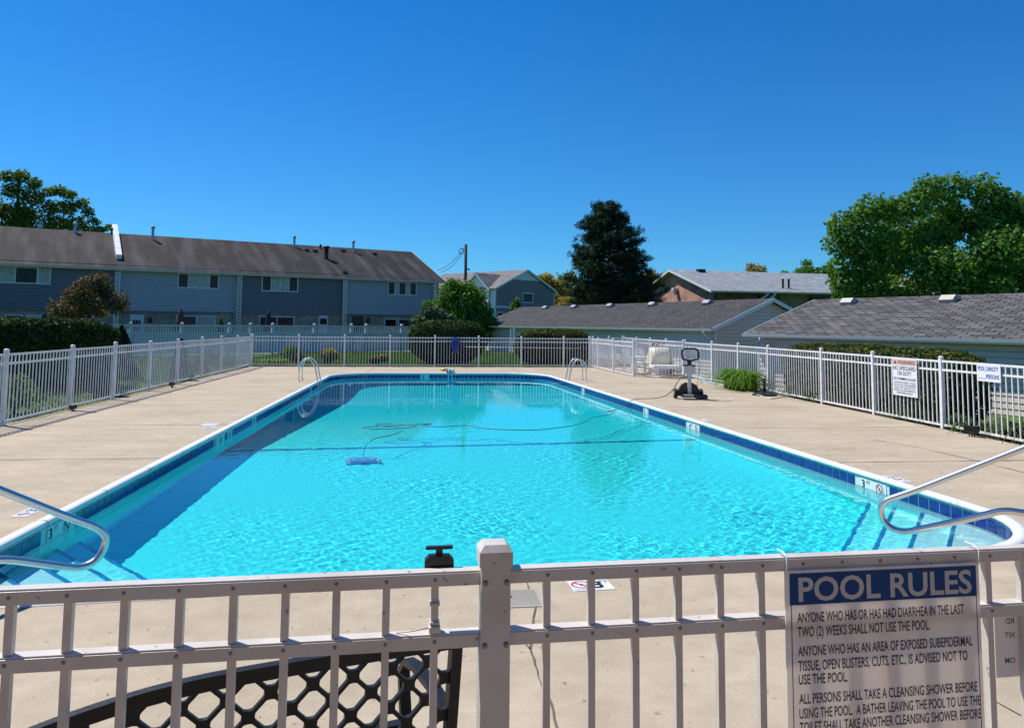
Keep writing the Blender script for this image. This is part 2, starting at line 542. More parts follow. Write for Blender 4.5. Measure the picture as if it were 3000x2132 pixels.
    def laps(s, span, z0, z1, P, h=0.115, lip=0.022):        # lapped siding: span(z) -> (u0, u1), P(u, out, z) -> point; a shadow groove under each board
        z = z0
        while z < z1 - 0.005:
            zm, zt = min(z + h * 0.70, z1), min(z + h, z1)
            a0, a1 = span(z)
            b0, b1 = span(zm)
            c0, c1 = span(zt)
            s.add([P(a0, lip, z), P(a1, lip, z), P(b1, lip - 0.006, zm), P(b0, lip - 0.006, zm), P(a0, -0.012, z), P(a1, -0.012, z),
                   P(b0, -0.012, zm), P(b1, -0.012, zm), P(c1, -0.012, zt), P(c0, -0.012, zt)],
                  [(0, 1, 2, 3), (4, 5, 1, 0), (3, 2, 7, 6), (6, 7, 8, 9)])
            z += h
        return s

    def mesh(s, name, m):
        me = bpy.data.meshes.new(name)
        me.from_pydata(s.v, [], s.f)
        me.polygons.foreach_set('use_smooth', s.smooth)
        bm = bmesh.new()
        bm.from_mesh(me)
        bmesh.ops.recalc_face_normals(bm, faces=bm.faces)
        bm.to_mesh(me)
        bm.free()
        me.materials.append(m)
        return me

    def build(s, name, m, parent=None, label=None):
        return obj(name, s.mesh(name, m), parent, label)


def obj(name, me, parent=None, label=None):
    o = bpy.data.objects.new(name, me)
    COL.objects.link(o)
    if parent is not None:
        o.parent = parent
    if label:
        o['label'] = label
    return o


def thing(name, label, cat, loc=(0, 0, 0), rz=0.0, group=None):
    o = bpy.data.objects.new(name, None)
    COL.objects.link(o)
    o.empty_display_size = 0.2
    o.location = loc
    o.rotation_euler = (0, 0, rz)
    return tag(o, label, cat, group)


def tag(o, label, cat, group=None):
    o['label'] = label
    o['category'] = cat
    if group:
        o['group'] = group
    return o


def struct(o, kind='structure'):
    o['kind'] = kind
    return o


def dup(root, loc=None, rz=None, label=None):
    def cp(o, par):
        c = o.copy()
        COL.objects.link(c)
        c.parent = par
        for ch in [x for x in bpy.data.objects if x.parent == o]:
            cp(ch, c)
        return c
    r = cp(root, None)
    if loc is not None:
        r.location = loc
    if rz is not None:
        r.rotation_euler = (0, 0, rz)
    if label:
        r['label'] = label
    return r


def np_mesh(name, V, Fc, m, smooth=False):
    V = np.asarray(V, dtype=np.float32)
    Fc = np.asarray(Fc, dtype=np.int32)
    me = bpy.data.meshes.new(name)
    k = Fc.shape[1]
    me.vertices.add(len(V))
    me.vertices.foreach_set('co', V.ravel())
    me.loops.add(Fc.size)
    me.loops.foreach_set('vertex_index', Fc.ravel())
    me.polygons.add(len(Fc))
    me.polygons.foreach_set('loop_start', np.arange(0, Fc.size, k, dtype=np.int32))
    me.polygons.foreach_set('loop_total', np.full(len(Fc), k, dtype=np.int32))
    if smooth:
        me.polygons.foreach_set('use_smooth', np.ones(len(Fc), dtype=bool))
    me.update(calc_edges=True)
    me.materials.append(m)
    return me


def leaves(name, P, N, size, m, rng, aspect=0.55, jit=0.9):
    """rhombic leaves at points P, roughly facing N"""
    n = len(P)
    nn = N + rng.normal(0, jit, (n, 3))
    nn /= np.linalg.norm(nn, axis=1)[:, None] + 1e-9
    a = np.cross(nn, rng.normal(0, 1, (n, 3)))
    a /= np.linalg.norm(a, axis=1)[:, None] + 1e-9
    b = np.cross(nn, a)
    s = size * (0.6 + 0.8 * rng.random(n))[:, None]
    fold = nn * s * 0.18
    V = np.stack([P - a * s, P - b * s * aspect + fold, P + a * s, P + b * s * aspect + fold], 1).reshape(-1, 3)
    return np_mesh(name, V, np.arange(4 * n).reshape(n, 4), m)


def lobes_points(lobes, n, rng, shell=0.55, floor=None, rag=0.06):
    """points in a union of ellipsoids (cx,cy,cz,rx,ry,rz), denser near the skin"""
    L = np.array(lobes, float)
    wgt = (L[:, 3] * L[:, 4] * L[:, 5]) ** (2 / 3)
    i = rng.choice(len(L), n, p=wgt / wgt.sum())
    d = rng.normal(0, 1, (n, 3))
    d /= np.linalg.norm(d, axis=1)[:, None]
    r = (shell + (1 - shell) * rng.random(n)) ** 1.0
    r = np.where(rng.random(n) < 0.12, r * rng.random(n), r) + rng.normal(0, rag, n) + np.where(rng.random(n) < 0.06, rng.random(n) * 0.28, 0)
    P = L[i, :3] + d * L[i, 3:] * r[:, None]
    N = d / L[i, 3:]
    N /= np.linalg.norm(N, axis=1)[:, None]
    if floor is not None:
        k = P[:, 2] > floor
        P, N = P[k], N[k]
    return P, N


def rnd_lobes(c, R, n, rng, rr=(0.28, 0.45), flat=0.85, low=-0.5):
    """a crown of n lobes spread through an ellipsoid"""
    out = []
    for k in range(n):
        while True:
            d = rng.uniform(-1, 1, 3)
            if np.linalg.norm(d) < 1 and d[2] > low:
                break
        s = rng.uniform(*rr)
        q = d * (1 - s)
        nrm = np.linalg.norm(d)
        if nrm > 0.05:
            q = d / nrm * (nrm ** 0.5) * (1 - s)
        out.append((c[0] + q[0] * R[0], c[1] + q[1] * R[1], c[2] + q[2] * R[2], R[0] * s, R[1] * s, R[2] * s * flat))
    return out


def limbs(base, top, lobes, r, rng, nb=7):
    mb = MB()
    b, t = Vector(base), Vector(top)
    mid = b.lerp(t, 0.5) + Vector((rng.normal(0, 0.1), rng.normal(0, 0.1), 0))
    mb.tube([b, b.lerp(mid, 0.5), mid, t], [r * 1.25, r, r * 0.75, r * 0.3], 8)
    for k in range(min(nb, len(lobes))):
        c = Vector(lobes[k][:3])
        s = b.lerp(t, 0.25 + 0.5 * rng.random())
        m = s.lerp(c, 0.5) + Vector((0, 0, -0.08 * (c - s).length))
        mb.tube([s, m, c], [r * 0.5, r * 0.32, r * 0.1], 6)
    return mb


def tree(name, label, cat, base, lobes, n, size, lm, seed, trunk_r=0.2, aspect=0.6, jit=0.9, shell=0.55, group=None, nb=7, floor=None):
    rng = np.random.default_rng(seed)
    t = thing(name, label, cat, base, 0, group)
    P, N = lobes_points(lobes, n, rng, shell, floor)
    N = N * 0.8 + np.array([SUN.x, SUN.y, SUN.z]) * 0.25
    obj('crown', leaves('crown', P, N, size, lm, rng, aspect, jit), t)
    zt = max(l[2] for l in lobes)
    cx = sum(l[0] for l in lobes) / len(lobes)
    cy = sum(l[1] for l in lobes) / len(lobes)
    limbs((0, 0, 0), (cx, cy, zt), lobes, trunk_r, rng, nb).build('trunk', M['bark'], t)
    return t


# ------------------------------------------------------------------ the ground
PL = -3.245                                            # pool left edge (x)
PNEAR, PFAR = 5.52, 26.3                             # the near edge runs obliquely, nearer at the left
def pool_right(y): return 5.085 - (y - 8.15) * 0.0586   # the right edge runs in slightly towards the far end

def arc(cx, cy, r, a0, a1, n=10):
    return [(cx + r * cos(radians(a0 + (a1 - a0) * i / n)), cy + r * sin(radians(a0 + (a1 - a0) * i / n))) for i in range(n + 1)]

def outline(off=0.0):
    """pool outline, counter-clockwise; off > 0 grows it outwards"""
    pts = []
    rn, rf, rr = 0.35, 1.6, 1.22
    x0, y0, y1 = PL - off, PNEAR - off, PFAR + off
    xr0, xr1 = pool_right(PNEAR) + off, pool_right(PFAR) + off
    yl = y0 - 0.56
    pts += arc(x0 + rn + off, yl + rn + off, rn + off, 180, 274)
    c_ = arc(xr0 - rr - off, y0 + rr + off, rr + off, 274, 358)
    pts += c_
    pts += arc(xr1 - rf - off, y1 - rf - off, rf + off, 2, 90)
    pts += arc(x0 + rf + off, y1 - rf - off, rf + off, 90, 180)
    return pts

DX0, DX1, DY0, DY1 = -6.97, 8.74, 1.45, 30.22
bm = bmesh.new()
def ring(bm, pts, z):
    vs = [bm.verts.new((x, y, z)) for x, y in pts]
    return [bm.edges.new((vs[i], vs[(i + 1) % len(vs)])) for i in range(len(vs))], vs
def dense(pts, step=2.0):
    o = []
    for i, a in enumerate(pts):
        b = pts[(i + 1) % len(pts)]
        k = max(1, int(hypot(b[0] - a[0], b[1] - a[1]) / step))
        o += [(a[0] + (b[0] - a[0]) * j / k, a[1] + (b[1] - a[1]) * j / k) for j in range(k)]
    return o
deckpoly = dense([(DX0, DY0), (DX1, DY0), (DX1, DY1), (DX0, DY1)])
e1, v1 = ring(bm, deckpoly, 0)
e2, v2 = ring(bm, dense(outline(0.04)), 0)
bmesh.ops.triangle_fill(bm, edges=e1 + e2, use_beauty=True)
for f in bm.faces:
    if f.normal.z < 0:
        f.normal_flip()
edge = [bm.verts.new((v.co.x, v.co.y, -0.14)) for v in v1]
for i in range(len(v1)):
    bm.faces.new((v1[i], edge[i], edge[(i + 1) % len(v1)], v1[(i + 1) % len(v1)]))
me = bpy.data.meshes.new('pool_deck')
bm.to_mesh(me)
bm.free()
me.materials.append(M['concrete'])
deck = struct(obj('pool_deck', me))

# joints and cracks of the deck
rj = random.Random(3)
def strip(mb, pts, wd, z=0.004, jit=0.0, step=0.25):
    P = []
    for a, b in zip(pts[:-1], pts[1:]):
        k = max(1, int(hypot(b[0] - a[0], b[1] - a[1]) / step))
        P += [(a[0] + (b[0] - a[0]) * j / k + rj.uniform(-jit, jit), a[1] + (b[1] - a[1]) * j / k + rj.uniform(-jit, jit)) for j in range(k)]
    P.append(pts[-1])
    L, R = [], []
    for i, p in enumerate(P):
        a, b = P[max(0, i - 1)], P[min(len(P) - 1, i + 1)]
        d = Vector((b[0] - a[0], b[1] - a[1]))
        d.normalize()
        h = wd * (0.5 + (rj.uniform(-0.25, 0.25) if jit else 0))
        L.append((p[0] - d.y * h, p[1] + d.x * h, z))
        R.append((p[0] + d.y * h, p[1] - d.x * h, z))
    n = len(P)
    mb.add(L + R, [(i, n + i, n + i + 1, i + 1) for i in range(n - 1)])
def g2(px, py):
    p = gp(px, py)
    return (p.x, p.y)
jb = MB()
for y in (9.95, 13.1, 16.3, 19.6, 22.9, 26.1):
    strip(jb, [(DX0, y - 0.04), (PL - 0.12, y + 0.03)], 0.013, jit=0.006)
for y in (9.15, 12.3, 15.5, 18.7, 22.0, 25.2, 28.3):
    strip(jb, [(pool_right(y) + 0.12, y), (DX1, y + 0.02)], 0.015, jit=0.006)
strip(jb, [g2(2560, 1288), g2(2662, 1305), g2(2820, 1340), g2(3000, 1384), g2(3200, 1432)], 0.014, jit=0.006)
strip(jb, [g2(2900, 1352), g2(3000, 1348)], 0.008, jit=0.006)
for x in (-2.2, 0.9, 3.2):
    strip(jb, [(x, 26.45), (x + 0.05, 30.2)], 0.010, jit=0.004)
cr = [g2(1538, 1694), g2(1551, 1726), g2(1571, 1776), g2(1566, 1795), g2(1561, 1830), g2(1554, 1900), g2(1583, 1998), g2(1612, 2060), g2(1632, 2132), g2(1650, 2200)]
strip(jb, cr, 0.010, jit=0.004, step=0.06)
strip(jb, [g2(1512, 1853), g2(1530, 1876), g2(1554, 1902)], 0.008, jit=0.004, step=0.05)
strip(jb, [g2(2905, 2048), g2(3000, 2102), g2(3100, 2160)], 0.007, jit=0.003, step=0.06)
jb.build('joint', M['joint'], deck)

# lawn: one sheet with a hole for the deck, falling away to the garages and rising far off
def gz(x, y):
    z = -0.05
    if x > 9.0:
        z -= 0.34 * min(1, max(0, (x - 9.0) / 2.2)) + 0.30 * min(1, max(0, (y - 17) / 10)) * min(1, max(0, (x - 9.0) / 2.2))
    far = min(1, max(0, (y - 62) / 34))
    z += 1.45 * far * far * (3 - 2 * far)
    return z
xs = sorted(set([-900, -400, -200, -120, -80] + [-60 + 2.5 * i for i in range(22)] + [DX0 + 0.01, -4, 0, 4, DX1 - 0.01, 9.0, 9.6, 10.3, 11.2] + [12 + 3 * i for i in range(20)] + [80, 120, 200, 400, 900]))
ys = sorted(set([-60, -20, DY0 + 0.01, 5, 10, 15, 17, 20, 22, 24.5, 27, DY1 - 0.01] + [32 + 3 * i for i in range(24)] + [110, 130, 160, 200, 300, 500, 900]))
mb = MB()
vi = {}
for i, x in enumerate(xs):
    for j, y in enumerate(ys):
        vi[i, j] = len(mb.v)
        mb.v.append((x, y, gz(x, y)))
for i in range(len(xs) - 1):
    for j in range(len(ys) - 1):
        cx, cy = (xs[i] + xs[i + 1]) / 2, (ys[j] + ys[j + 1]) / 2
        if DX0 < cx < DX1 and DY0 < cy < DY1:
            continue
        mb.f.append((vi[i, j], vi[i + 1, j], vi[i + 1, j + 1], vi[i, j + 1]))
        mb.smooth.append(True)
lawnm = mat('lawn_soil_and_grass', (0.075, 0.135, 0.022), 0.9, var=0.35, scale=1.3, bump=0.6, bscale=25)
struct(mb.build('lawn', lawnm))

struct(MB().add([(-12, -2.35, -0.03), (14, -2.35, -0.03), (14, 1.44, -0.03), (-12, 1.44, -0.03)], [(0, 1, 2, 3)]).build('path', mat('bounce_strip_asphalt', (0.30, 0.245, 0.20), 0.9, var=0.15, scale=4, bump=0.3, bscale=80)))  # unseen ground strip added to tune the light bounced onto the near fence
shade_block = thing('unseen_shade_block', 'brown brick block with long eave added unseen to shade the near fence', 'building', (0, -2.4, 0))  # added behind the camera to cut the sky light on the near fence
MB().box(-13, 13, -9, 0, -0.1, 3.6).build('wall', brickmat('brown_brick', (0.42, 0.29, 0.21), (0.33, 0.21, 0.15), (0.36, 0.29, 0.22), 0.22, 0.075, 0.01, 'xz'), shade_block)
MB().prism([(-9.8, 3.55), (0.7, 3.55), (0.7, 3.75), (-4.5, 5.6), (-9.8, 3.75)], -13.6, 13.6, 'x').build('roof', M['roof_gar2'], shade_block)
for x_ in (-7, -2.2, 3.1, 8.2):
    MB().box(x_ - 0.7, x_ + 0.7, 0.005, 0.05, 0.9, 2.1).build('window', M['glass'], shade_block)

def blades(name, n, xr, yr, hgt, m, seed, wid=0.012, avoid=None):
    rng = np.random.default_rng(seed)
    x = rng.uniform(*xr, n)
    y = rng.uniform(*yr, n)
    z = np.array([gz(a, b) for a, b in zip(x, y)])
    a = rng.uniform(0, 2 * pi, n)
    h = hgt * (0.5 + rng.random(n))
    t = rng.normal(0, 0.35, (n, 2)) * h[:, None]
    dx, dy = np.cos(a) * wid, np.sin(a) * wid
    V = np.stack([np.stack([x - dx, y - dy, z], 1), np.stack([x + dx, y + dy, z], 1), np.stack([x + t[:, 0], y + t[:, 1], z + h], 1)], 1).reshape(-1, 3)
    return np_mesh(name, V, np.arange(3 * n).reshape(n, 3), m)
g = obj('lawn_grass', blades('lawn_grass', 60000, (-8.5, 9.6), (30.3, 46.5), 0.075, LF['grass'], 5, 0.02))
struct(tag(g, 'short mown grass of the lawn behind the far white fence', 'grass'), 'stuff')
g = obj('side_lawn_grass', blades('side_lawn_grass', 50000, (-16, -6.95), (8, 40), 0.07, LF['grass'], 6, 0.012))
struct(tag(g, 'short mown grass of the lawn beyond the left white fence', 'grass'), 'stuff')

def plaster_mat(name, offs=0.0):
    """painted plaster seen through the water: paler in the shallows, a deeper cyan with depth"""
    m, n, l, p = nodes(name)
    p.inputs['Roughness'].default_value = 0.85
    t = n.new('ShaderNodeTexCoord')
    sx = n.new('ShaderNodeSeparateXYZ')
    l.new(t.outputs['Object'], sx.inputs[0])
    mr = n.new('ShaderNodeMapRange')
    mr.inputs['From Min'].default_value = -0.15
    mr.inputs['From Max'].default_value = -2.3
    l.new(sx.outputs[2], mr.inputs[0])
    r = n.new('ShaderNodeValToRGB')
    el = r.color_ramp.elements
    stops = [(0.0, (0.80, 0.88, 0.90)), (0.08, (0.62, 0.86, 0.92)), (0.2, (0.30, 0.90, 0.93)), (0.40, (0.055, 0.86, 0.90)), (0.7, (0.008, 0.80, 0.92)), (1.0, (0.003, 0.74, 0.92))]  # colour by depth stands in for light absorbed by the water
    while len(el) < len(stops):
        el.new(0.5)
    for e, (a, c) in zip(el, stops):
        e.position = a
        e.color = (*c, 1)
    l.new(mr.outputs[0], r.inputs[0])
    z = n.new('ShaderNodeTexNoise')
    z.inputs['Scale'].default_value = 1.7
    z.inputs['Detail'].default_value = 5
    l.new(t.outputs['Object'], z.inputs['Vector'])
    r2 = n.new('ShaderNodeValToRGB')
    r2.color_ramp.elements[0].color = (0.93, 0.95, 0.96, 1)
    r2.color_ramp.elements[1].color = (1.05, 1.03, 1.02, 1)
    l.new(z.outputs[0], r2.inputs[0])
    x = n.new('ShaderNodeMixRGB')
    x.blend_type = 'MULTIPLY'
    x.inputs[0].default_value = 1
    l.new(r.outputs[0], x.inputs[1])
    l.new(r2.outputs[0], x.inputs[2])
    l.new(x.outputs[0], p.inputs['Base Color'])
    return m
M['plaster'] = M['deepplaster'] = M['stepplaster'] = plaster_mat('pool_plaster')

# ------------------------------------------------------------------ the pool
pool = thing('swimming_pool', 'large blue swimming pool with cobalt tile band and white coping', 'pool', (0, 0, 0))
O0 = dense(outline(0), 0.6)

def floor_z(x, y):                                    # shallow floor, break line, deep end
    yb = 12.55 + (x + 3.33) * 0.083
    t = min(1, max(0, (y - yb) / 8.0))
    return -1.10 - 1.0 * t - 0.02 * max(0, (y - 5.4) / 7)
# floor: a grid cut to the outline is not needed, it simply runs on under the walls
def floor_part(name, y0f, y1f, m, ny):
    mb = MB()
    nx = 24
    for j in range(ny + 1):
        for i in range(nx + 1):
            x = -3.6 + i * 9.4 / nx
            ya, yb = y0f(x), y1f(x)
            y = ya + (yb - ya) * j / ny
            mb.v.append((x, y, floor_z(x, y)))
    for j in range(ny):
        for i in range(nx):
            a = j * (nx + 1) + i
            mb.f.append((a, a + 1, a + nx + 2, a + nx + 1))
            mb.smooth.append(True)
    return mb.build(name, m, pool)
brk = lambda x: 12.55 + (x + 3.33) * 0.083
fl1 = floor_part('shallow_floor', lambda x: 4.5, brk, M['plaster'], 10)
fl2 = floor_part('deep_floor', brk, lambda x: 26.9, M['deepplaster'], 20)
mb = MB()
n = len(O0)
for k, z in enumerate((-0.29, -2.7)):
    mb.v += [(x, y, z) for x, y in O0]
mb.f += [(i, (i + 1) % n, n + (i + 1) % n, n + i) for i in range(n)]
mb.smooth += [True] * n
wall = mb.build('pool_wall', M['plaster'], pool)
# dark line at the break of the floor
mb = MB()
for i in range(24):
    x0, x1 = PL + i * (8.2) / 24, PL + (i + 1) * 8.2 / 24
    q = []
    for x, d in ((x0, -0.07), (x1, -0.07), (x1, 0.07), (x0, 0.07)):
        y = brk(x) + d
        q.append((x, y, floor_z(x, y) + 0.012))
    mb.add(q, [(0, 1, 2, 3)])
bl = mb.build('floor_line', M['tiledark'], pool)
# coping: rounded lip
mb = MB()
prof = [(0.088, 0.002), (0.080, 0.012), (0.04, 0.019), (0.0, 0.018), (-0.018, 0.006), (-0.024, -0.010), (-0.020, -0.028), (0.0, -0.040), (0.012, -0.040)]
loops = []
for off, z in prof:
    o = outline(off)
    b = len(mb.v)
    mb.v += [(x, y, z) for x, y in o]
    loops.append((b, len(o)))
for (a, n), (b, _) in zip(loops[:-1], loops[1:]):
    for i in range(n):
        j = (i + 1) % n
        mb.f.append((a + i, a + j, b + j, b + i))
        mb.smooth.append(True)
mb.build('coping', M['coping'], pool)
# coping joints
def coping_joint(x, y, nx, ny):
    mb = MB()
    ps = [Vector((x + nx * (o + (0.002 if o > 0.01 else -0.003)), y + ny * (o - 0.003), z + (0.003 if z > 0 else 0))) for o, z in prof[:8]]
    t = Vector((-ny, nx, 0)) * 0.004
    mb.add([p - t for p in ps] + [p + t for p in ps], [(i, i + 1, len(ps) + i + 1, len(ps) + i) for i in range(len(ps) - 1)])
    mb.build('coping_joint', M['joint'], pool)
yy = 6.9
while yy < 24.2:
    coping_joint(PL, yy, -1, 0)
    coping_joint(pool_right(yy + 0.1), yy + 0.1, 1, 0)
    yy += 1.17
# tile band: plaster strip, grout backing, then every tile proud of it; marker tiles replace four tiles here and there
def perim(off):
    P = dense(outline(off), 0.05)
    L = [0]
    for a, b in zip(P, P[1:] + P[:1]):
        L.append(L[-1] + hypot(b[0] - a[0], b[1] - a[1]))
    return P + [P[0]], L
def on_perim(P, L, s):
    s %= L[-1]
    lo, hi = 0, len(L) - 1
    while hi - lo > 1:
        m_ = (lo + hi) // 2
        if L[m_] <= s: lo = m_
        else: hi = m_
    t = (s - L[lo]) / (L[hi] - L[lo])
    return (P[lo][0] + (P[hi][0] - P[lo][0]) * t, P[lo][1] + (P[hi][1] - P[lo][1]) * t)
PB, LB = perim(0.0)
mb = MB()
n = len(PB) - 1
for z in (-0.045, -0.30):
    mb.v += [(x, y, z) for x, y in PB[:-1]]
mb.f += [(i, (i + 1) % n, n + (i + 1) % n, n + i) for i in range(n)]
mb.smooth += [False] * n
grout = mb.build('grout_band', M['grout'], pool)
MARK = []                                             # (world y, side, text) of depth markers in the band
def s_of(x, y):
    return min(range(len(PB)), key=lambda i: (PB[i][0] - x) ** 2 + (PB[i][1] - y) ** 2)
marks = [('L', 7.15, '3', True), ('L', 12.13, '5', True), ('L', 12.85, '5', False), ('L', 14.52, '8', False), ('L', 21.0, '8', False),
         ('R', 8.28, '3', True), ('R', 13.28, '4', True), ('R', 15.8, '5', False), ('R', 20.8, '8', False), ('F', -0.2, '9', False)]
spans = []
for side, v, tx, big in marks:
    x, y = (PL, v) if side == 'L' else ((pool_right(v), v) if side == 'R' else (v, PFAR))
    s0 = LB[s_of(x, y)]
    spans.append((s0 - (0.23 if big else 0.10), s0 + (0.23 if big else 0.10), side, tx, big))
tileos = []
tm, ttw = MB(), 0.1524
nt_ = int(LB[-1] / ttw)
ttw = LB[-1] / nt_
TZ0, TZ1 = -0.205, -0.055
for k in range(nt_):
    a, b = k * ttw + 0.0065, (k + 1) * ttw - 0.0065
    if any(a < q[1] and b > q[0] for q in spans):
        if tm.v:
            tileos.append(tm.build('tile_band', M['tile'], pool))
            tm = MB()
        continue
    A, B = on_perim(PB, LB, a), on_perim(PB, LB, b)
    d = Vector((B[0] - A[0], B[1] - A[1], 0)).normalized()
    nrm = Vector((-d.y, d.x, 0)) * 0.005            # outline runs counter-clockwise: inwards is to the left
    A, B = Vector((A[0], A[1], 0)) + nrm, Vector((B[0], B[1], 0)) + nrm
    tm.add([A + Vector((0, 0, TZ0)), B + Vector((0, 0, TZ0)), B + Vector((0, 0, TZ1)), A + Vector((0, 0, TZ1))], [(0, 1, 2, 3)])
tileos.append(tm.build('tile_band', M['tile'], pool))
_dg = None
FONT = None
def text_mesh(body, m, bold=0.0, name='lettering'):
    cu = bpy.data.curves.new('t', 'FONT')
    cu.body = body
    cu.size = 1
    cu.offset = bold
    cu.resolution_u = 3
    cu.extrude = 0.0
    o = bpy.data.objects.new('t', cu)
    COL.objects.link(o)
    dg = bpy.context.evaluated_depsgraph_get()
    me = bpy.data.meshes.new_from_object(o.evaluated_get(dg))
    bpy.data.objects.remove(o)
    bpy.data.curves.remove(cu)
    me.name = name
    me.materials.clear()
    me.materials.append(m)
    return me
def put_text(body, m, parent, O, U, V, u0, v0, width=None, height=None, bold=0.0, name='lettering', align='l', mirror=False, label=None):
    """flat lettering on the plane O + u U + v V (parent-local); v0 is the baseline, height the cap height"""
    me = text_mesh(body, m, bold, name)
    n = len(me.vertices)
    co = np.zeros(n * 3, np.float32)
    me.vertices.foreach_get('co', co)
    co = co.reshape(-1, 3)
    x0, x1, y1 = co[:, 0].min(), co[:, 0].max(), 0.70 if any(c in body for c in ',(') else co[:, 1].max()
    sy = height / y1
    sx = width / (x1 - x0) if width else sy
    wd = (x1 - x0) * sx
    if align == 'c':
        u0 -= wd / 2
    elif align == 'r':
        u0 -= wd
    u = (co[:, 0] - x0) * sx
    if mirror:
        u = wd - u
    u += u0
    v = v0 + co[:, 1] * sy
    O, U, V = np.array(O), np.array(U), np.array(V)
    P = O + u[:, None] * U + v[:, None] * V
    me.vertices.foreach_set('co', P.astype(np.float32).ravel())
    me.update()
    o = obj(name, me, parent, label)
    return o
def no_dive(parent, O, U, V, cu, cv, r, ringm, figm):
    """a barred circle with a diver"""
    O, U, V = Vector(O), Vector(U), Vector(V)
    mb = MB()
    n = 28
    ps = []
    for k in range(n):
        a = 2 * pi * k / n
        for q in (r, r * 0.80):
            ps.append(O + U * (cu + cos(a) * q) + V * (cv + sin(a) * q))
    mb.add(ps, [(2 * k, 2 * ((k + 1) % n), 2 * ((k + 1) % n) + 1, 2 * k + 1) for k in range(n)])
    c = r * 0.60
    t = r * 0.08
    N = U.cross(V).normalized() * 0.0008
    mb.add([O + N + U * (cu - c - t) + V * (cv + c - t), O + N + U * (cu + c - t) + V * (cv - c - t), O + N + U * (cu + c + t) + V * (cv - c + t), O + N + U * (cu - c + t) + V * (cv + c + t)], [(0, 1, 2, 3)])
    mb.build('barred_circle', ringm, parent)
    f = MB()
    def seg(a, b, h):
        a, b = Vector(a), Vector(b)
        d = (b - a).normalized()
        pq = Vector((-d.y, d.x)) * h
        f.add([O + U * (cu + q.x * r) + V * (cv + q.y * r) for q in (a - pq, b - pq, b + pq, a + pq)], [(0, 1, 2, 3)])
    seg((-0.45, 0.32), (0.08, 0.18), 0.07)
    seg((0.08, 0.18), (0.34, -0.30), 0.09)
    seg((0.1, 0.1), (-0.12, -0.35), 0.06)
    f.build('diver_mark', figm, parent)
for a, b, side, tx, big in spans:
    A, B = on_perim(PB, LB, a), on_perim(PB, LB, b)
    d = Vector((B[0] - A[0], B[1] - A[1], 0))
    ln = d.length
    d.normalize()
    nrm = Vector((-d.y, d.x, 0))
    O = Vector((A[0], A[1], TZ0)) + nrm * 0.006
    mk = MB().add([O, O + d * ln, O + d * ln + Vector((0, 0, TZ1 - TZ0)), O + Vector((0, 0, TZ1 - TZ0))], [(0, 1, 2, 3)]).build('depth_marker_tile', M['markertile'], pool)
    # seen from inside the pool the tile reads left to right against the outline direction
    T = O + d * ln + nrm * 0.003
    U = -d
    Vv = Vector((0, 0, 1))
    put_text(tx, M['inkblack'], mk, T, U, Vv, 0.03, 0.045, height=0.09, bold=0.025)
    if big:
        put_text('FT', M['inkblack'], mk, T, U, Vv, 0.12, 0.095, height=0.04)
        no_dive(mk, T, U, Vv, 0.34, 0.083, 0.056, M['inkred'] if side == 'R' else M['inkblack'], M['inkblack'])
# corner steps: four treads in each near corner, with navy nosing tiles
def steps(A, nosem):
    out = []
    for (pa, pb, z, corner) in A:
        pa, pb = Vector(pa), Vector(pb)
        d = (pb - pa).normalized()
        pa, pb = pa - d * 0.5, pb + d * 1.6
        nin = Vector((-d.y, d.x)) if (Vector(corner) - pa).dot(Vector((-d.y, d.x))) > 0 else Vector((d.y, -d.x))
        q = [pa, pb, pb + nin * 1.9, pa + nin * 1.9]
        m1 = MB().add([(v.x, v.y, z) for v in q] + [(v.x, v.y, -1.2) for v in q], [(0, 1, 2, 3), (0, 1, 5, 4), (1, 2, 6, 5), (2, 3, 7, 6), (3, 0, 4, 7)])
        st = m1.build('step', M['stepplaster'], pool)
        nz_ = MB()
        for lo, hi, zz, yy2 in ((0.0, 0.035, z + 0.004, None),):
            nz_.add([(pa + nin * lo).to_3d() + Vector((0, 0, zz)), (pb + nin * lo).to_3d() + Vector((0, 0, zz)), (pb + nin * hi).to_3d() + Vector((0, 0, zz)), (pa + nin * hi).to_3d() + Vector((0, 0, zz))], [(0, 1, 2, 3)])
        o2 = -nin * 0.004
        nz_.add([(pa + o2).to_3d() + Vector((0, 0, z + 0.004)), (pb + o2).to_3d() + Vector((0, 0, z + 0.004)), (pb + o2).to_3d() + Vector((0, 0, z - 0.015)), (pa + o2).to_3d() + Vector((0, 0, z - 0.015))], [(0, 1, 2, 3)])
        nz_.build('nosing_tile', nosem, st)
        out.append(st)
    return out
def w2(p, z):
    q = wp(p[0], p[1], z)
    return (q.x, q.y)
LS = [((221, 1573.5), (442, 1695), -0.82), ((155.5, 1596), (338, 1700), -0.61), ((72, 1623), (214, 1706), -0.42), ((0, 1675), (63, 1713), -0.29)]
RS = [((2541, 1476), (2462, 1609), -0.82), ((2612, 1492), (2555, 1606), -0.61), ((2695, 1506), (2660, 1600), -0.42), ((2788, 1541), (2774, 1596), -0.29)]
allsteps = steps([(w2(a, z), w2(b, z), z, (PL, PNEAR)) for a, b, z in LS], M['tiledark'])
allsteps += steps([(w2(a, z), w2(b, z), z, (5.2, PNEAR)) for a, b, z in RS], M['tiledark'])

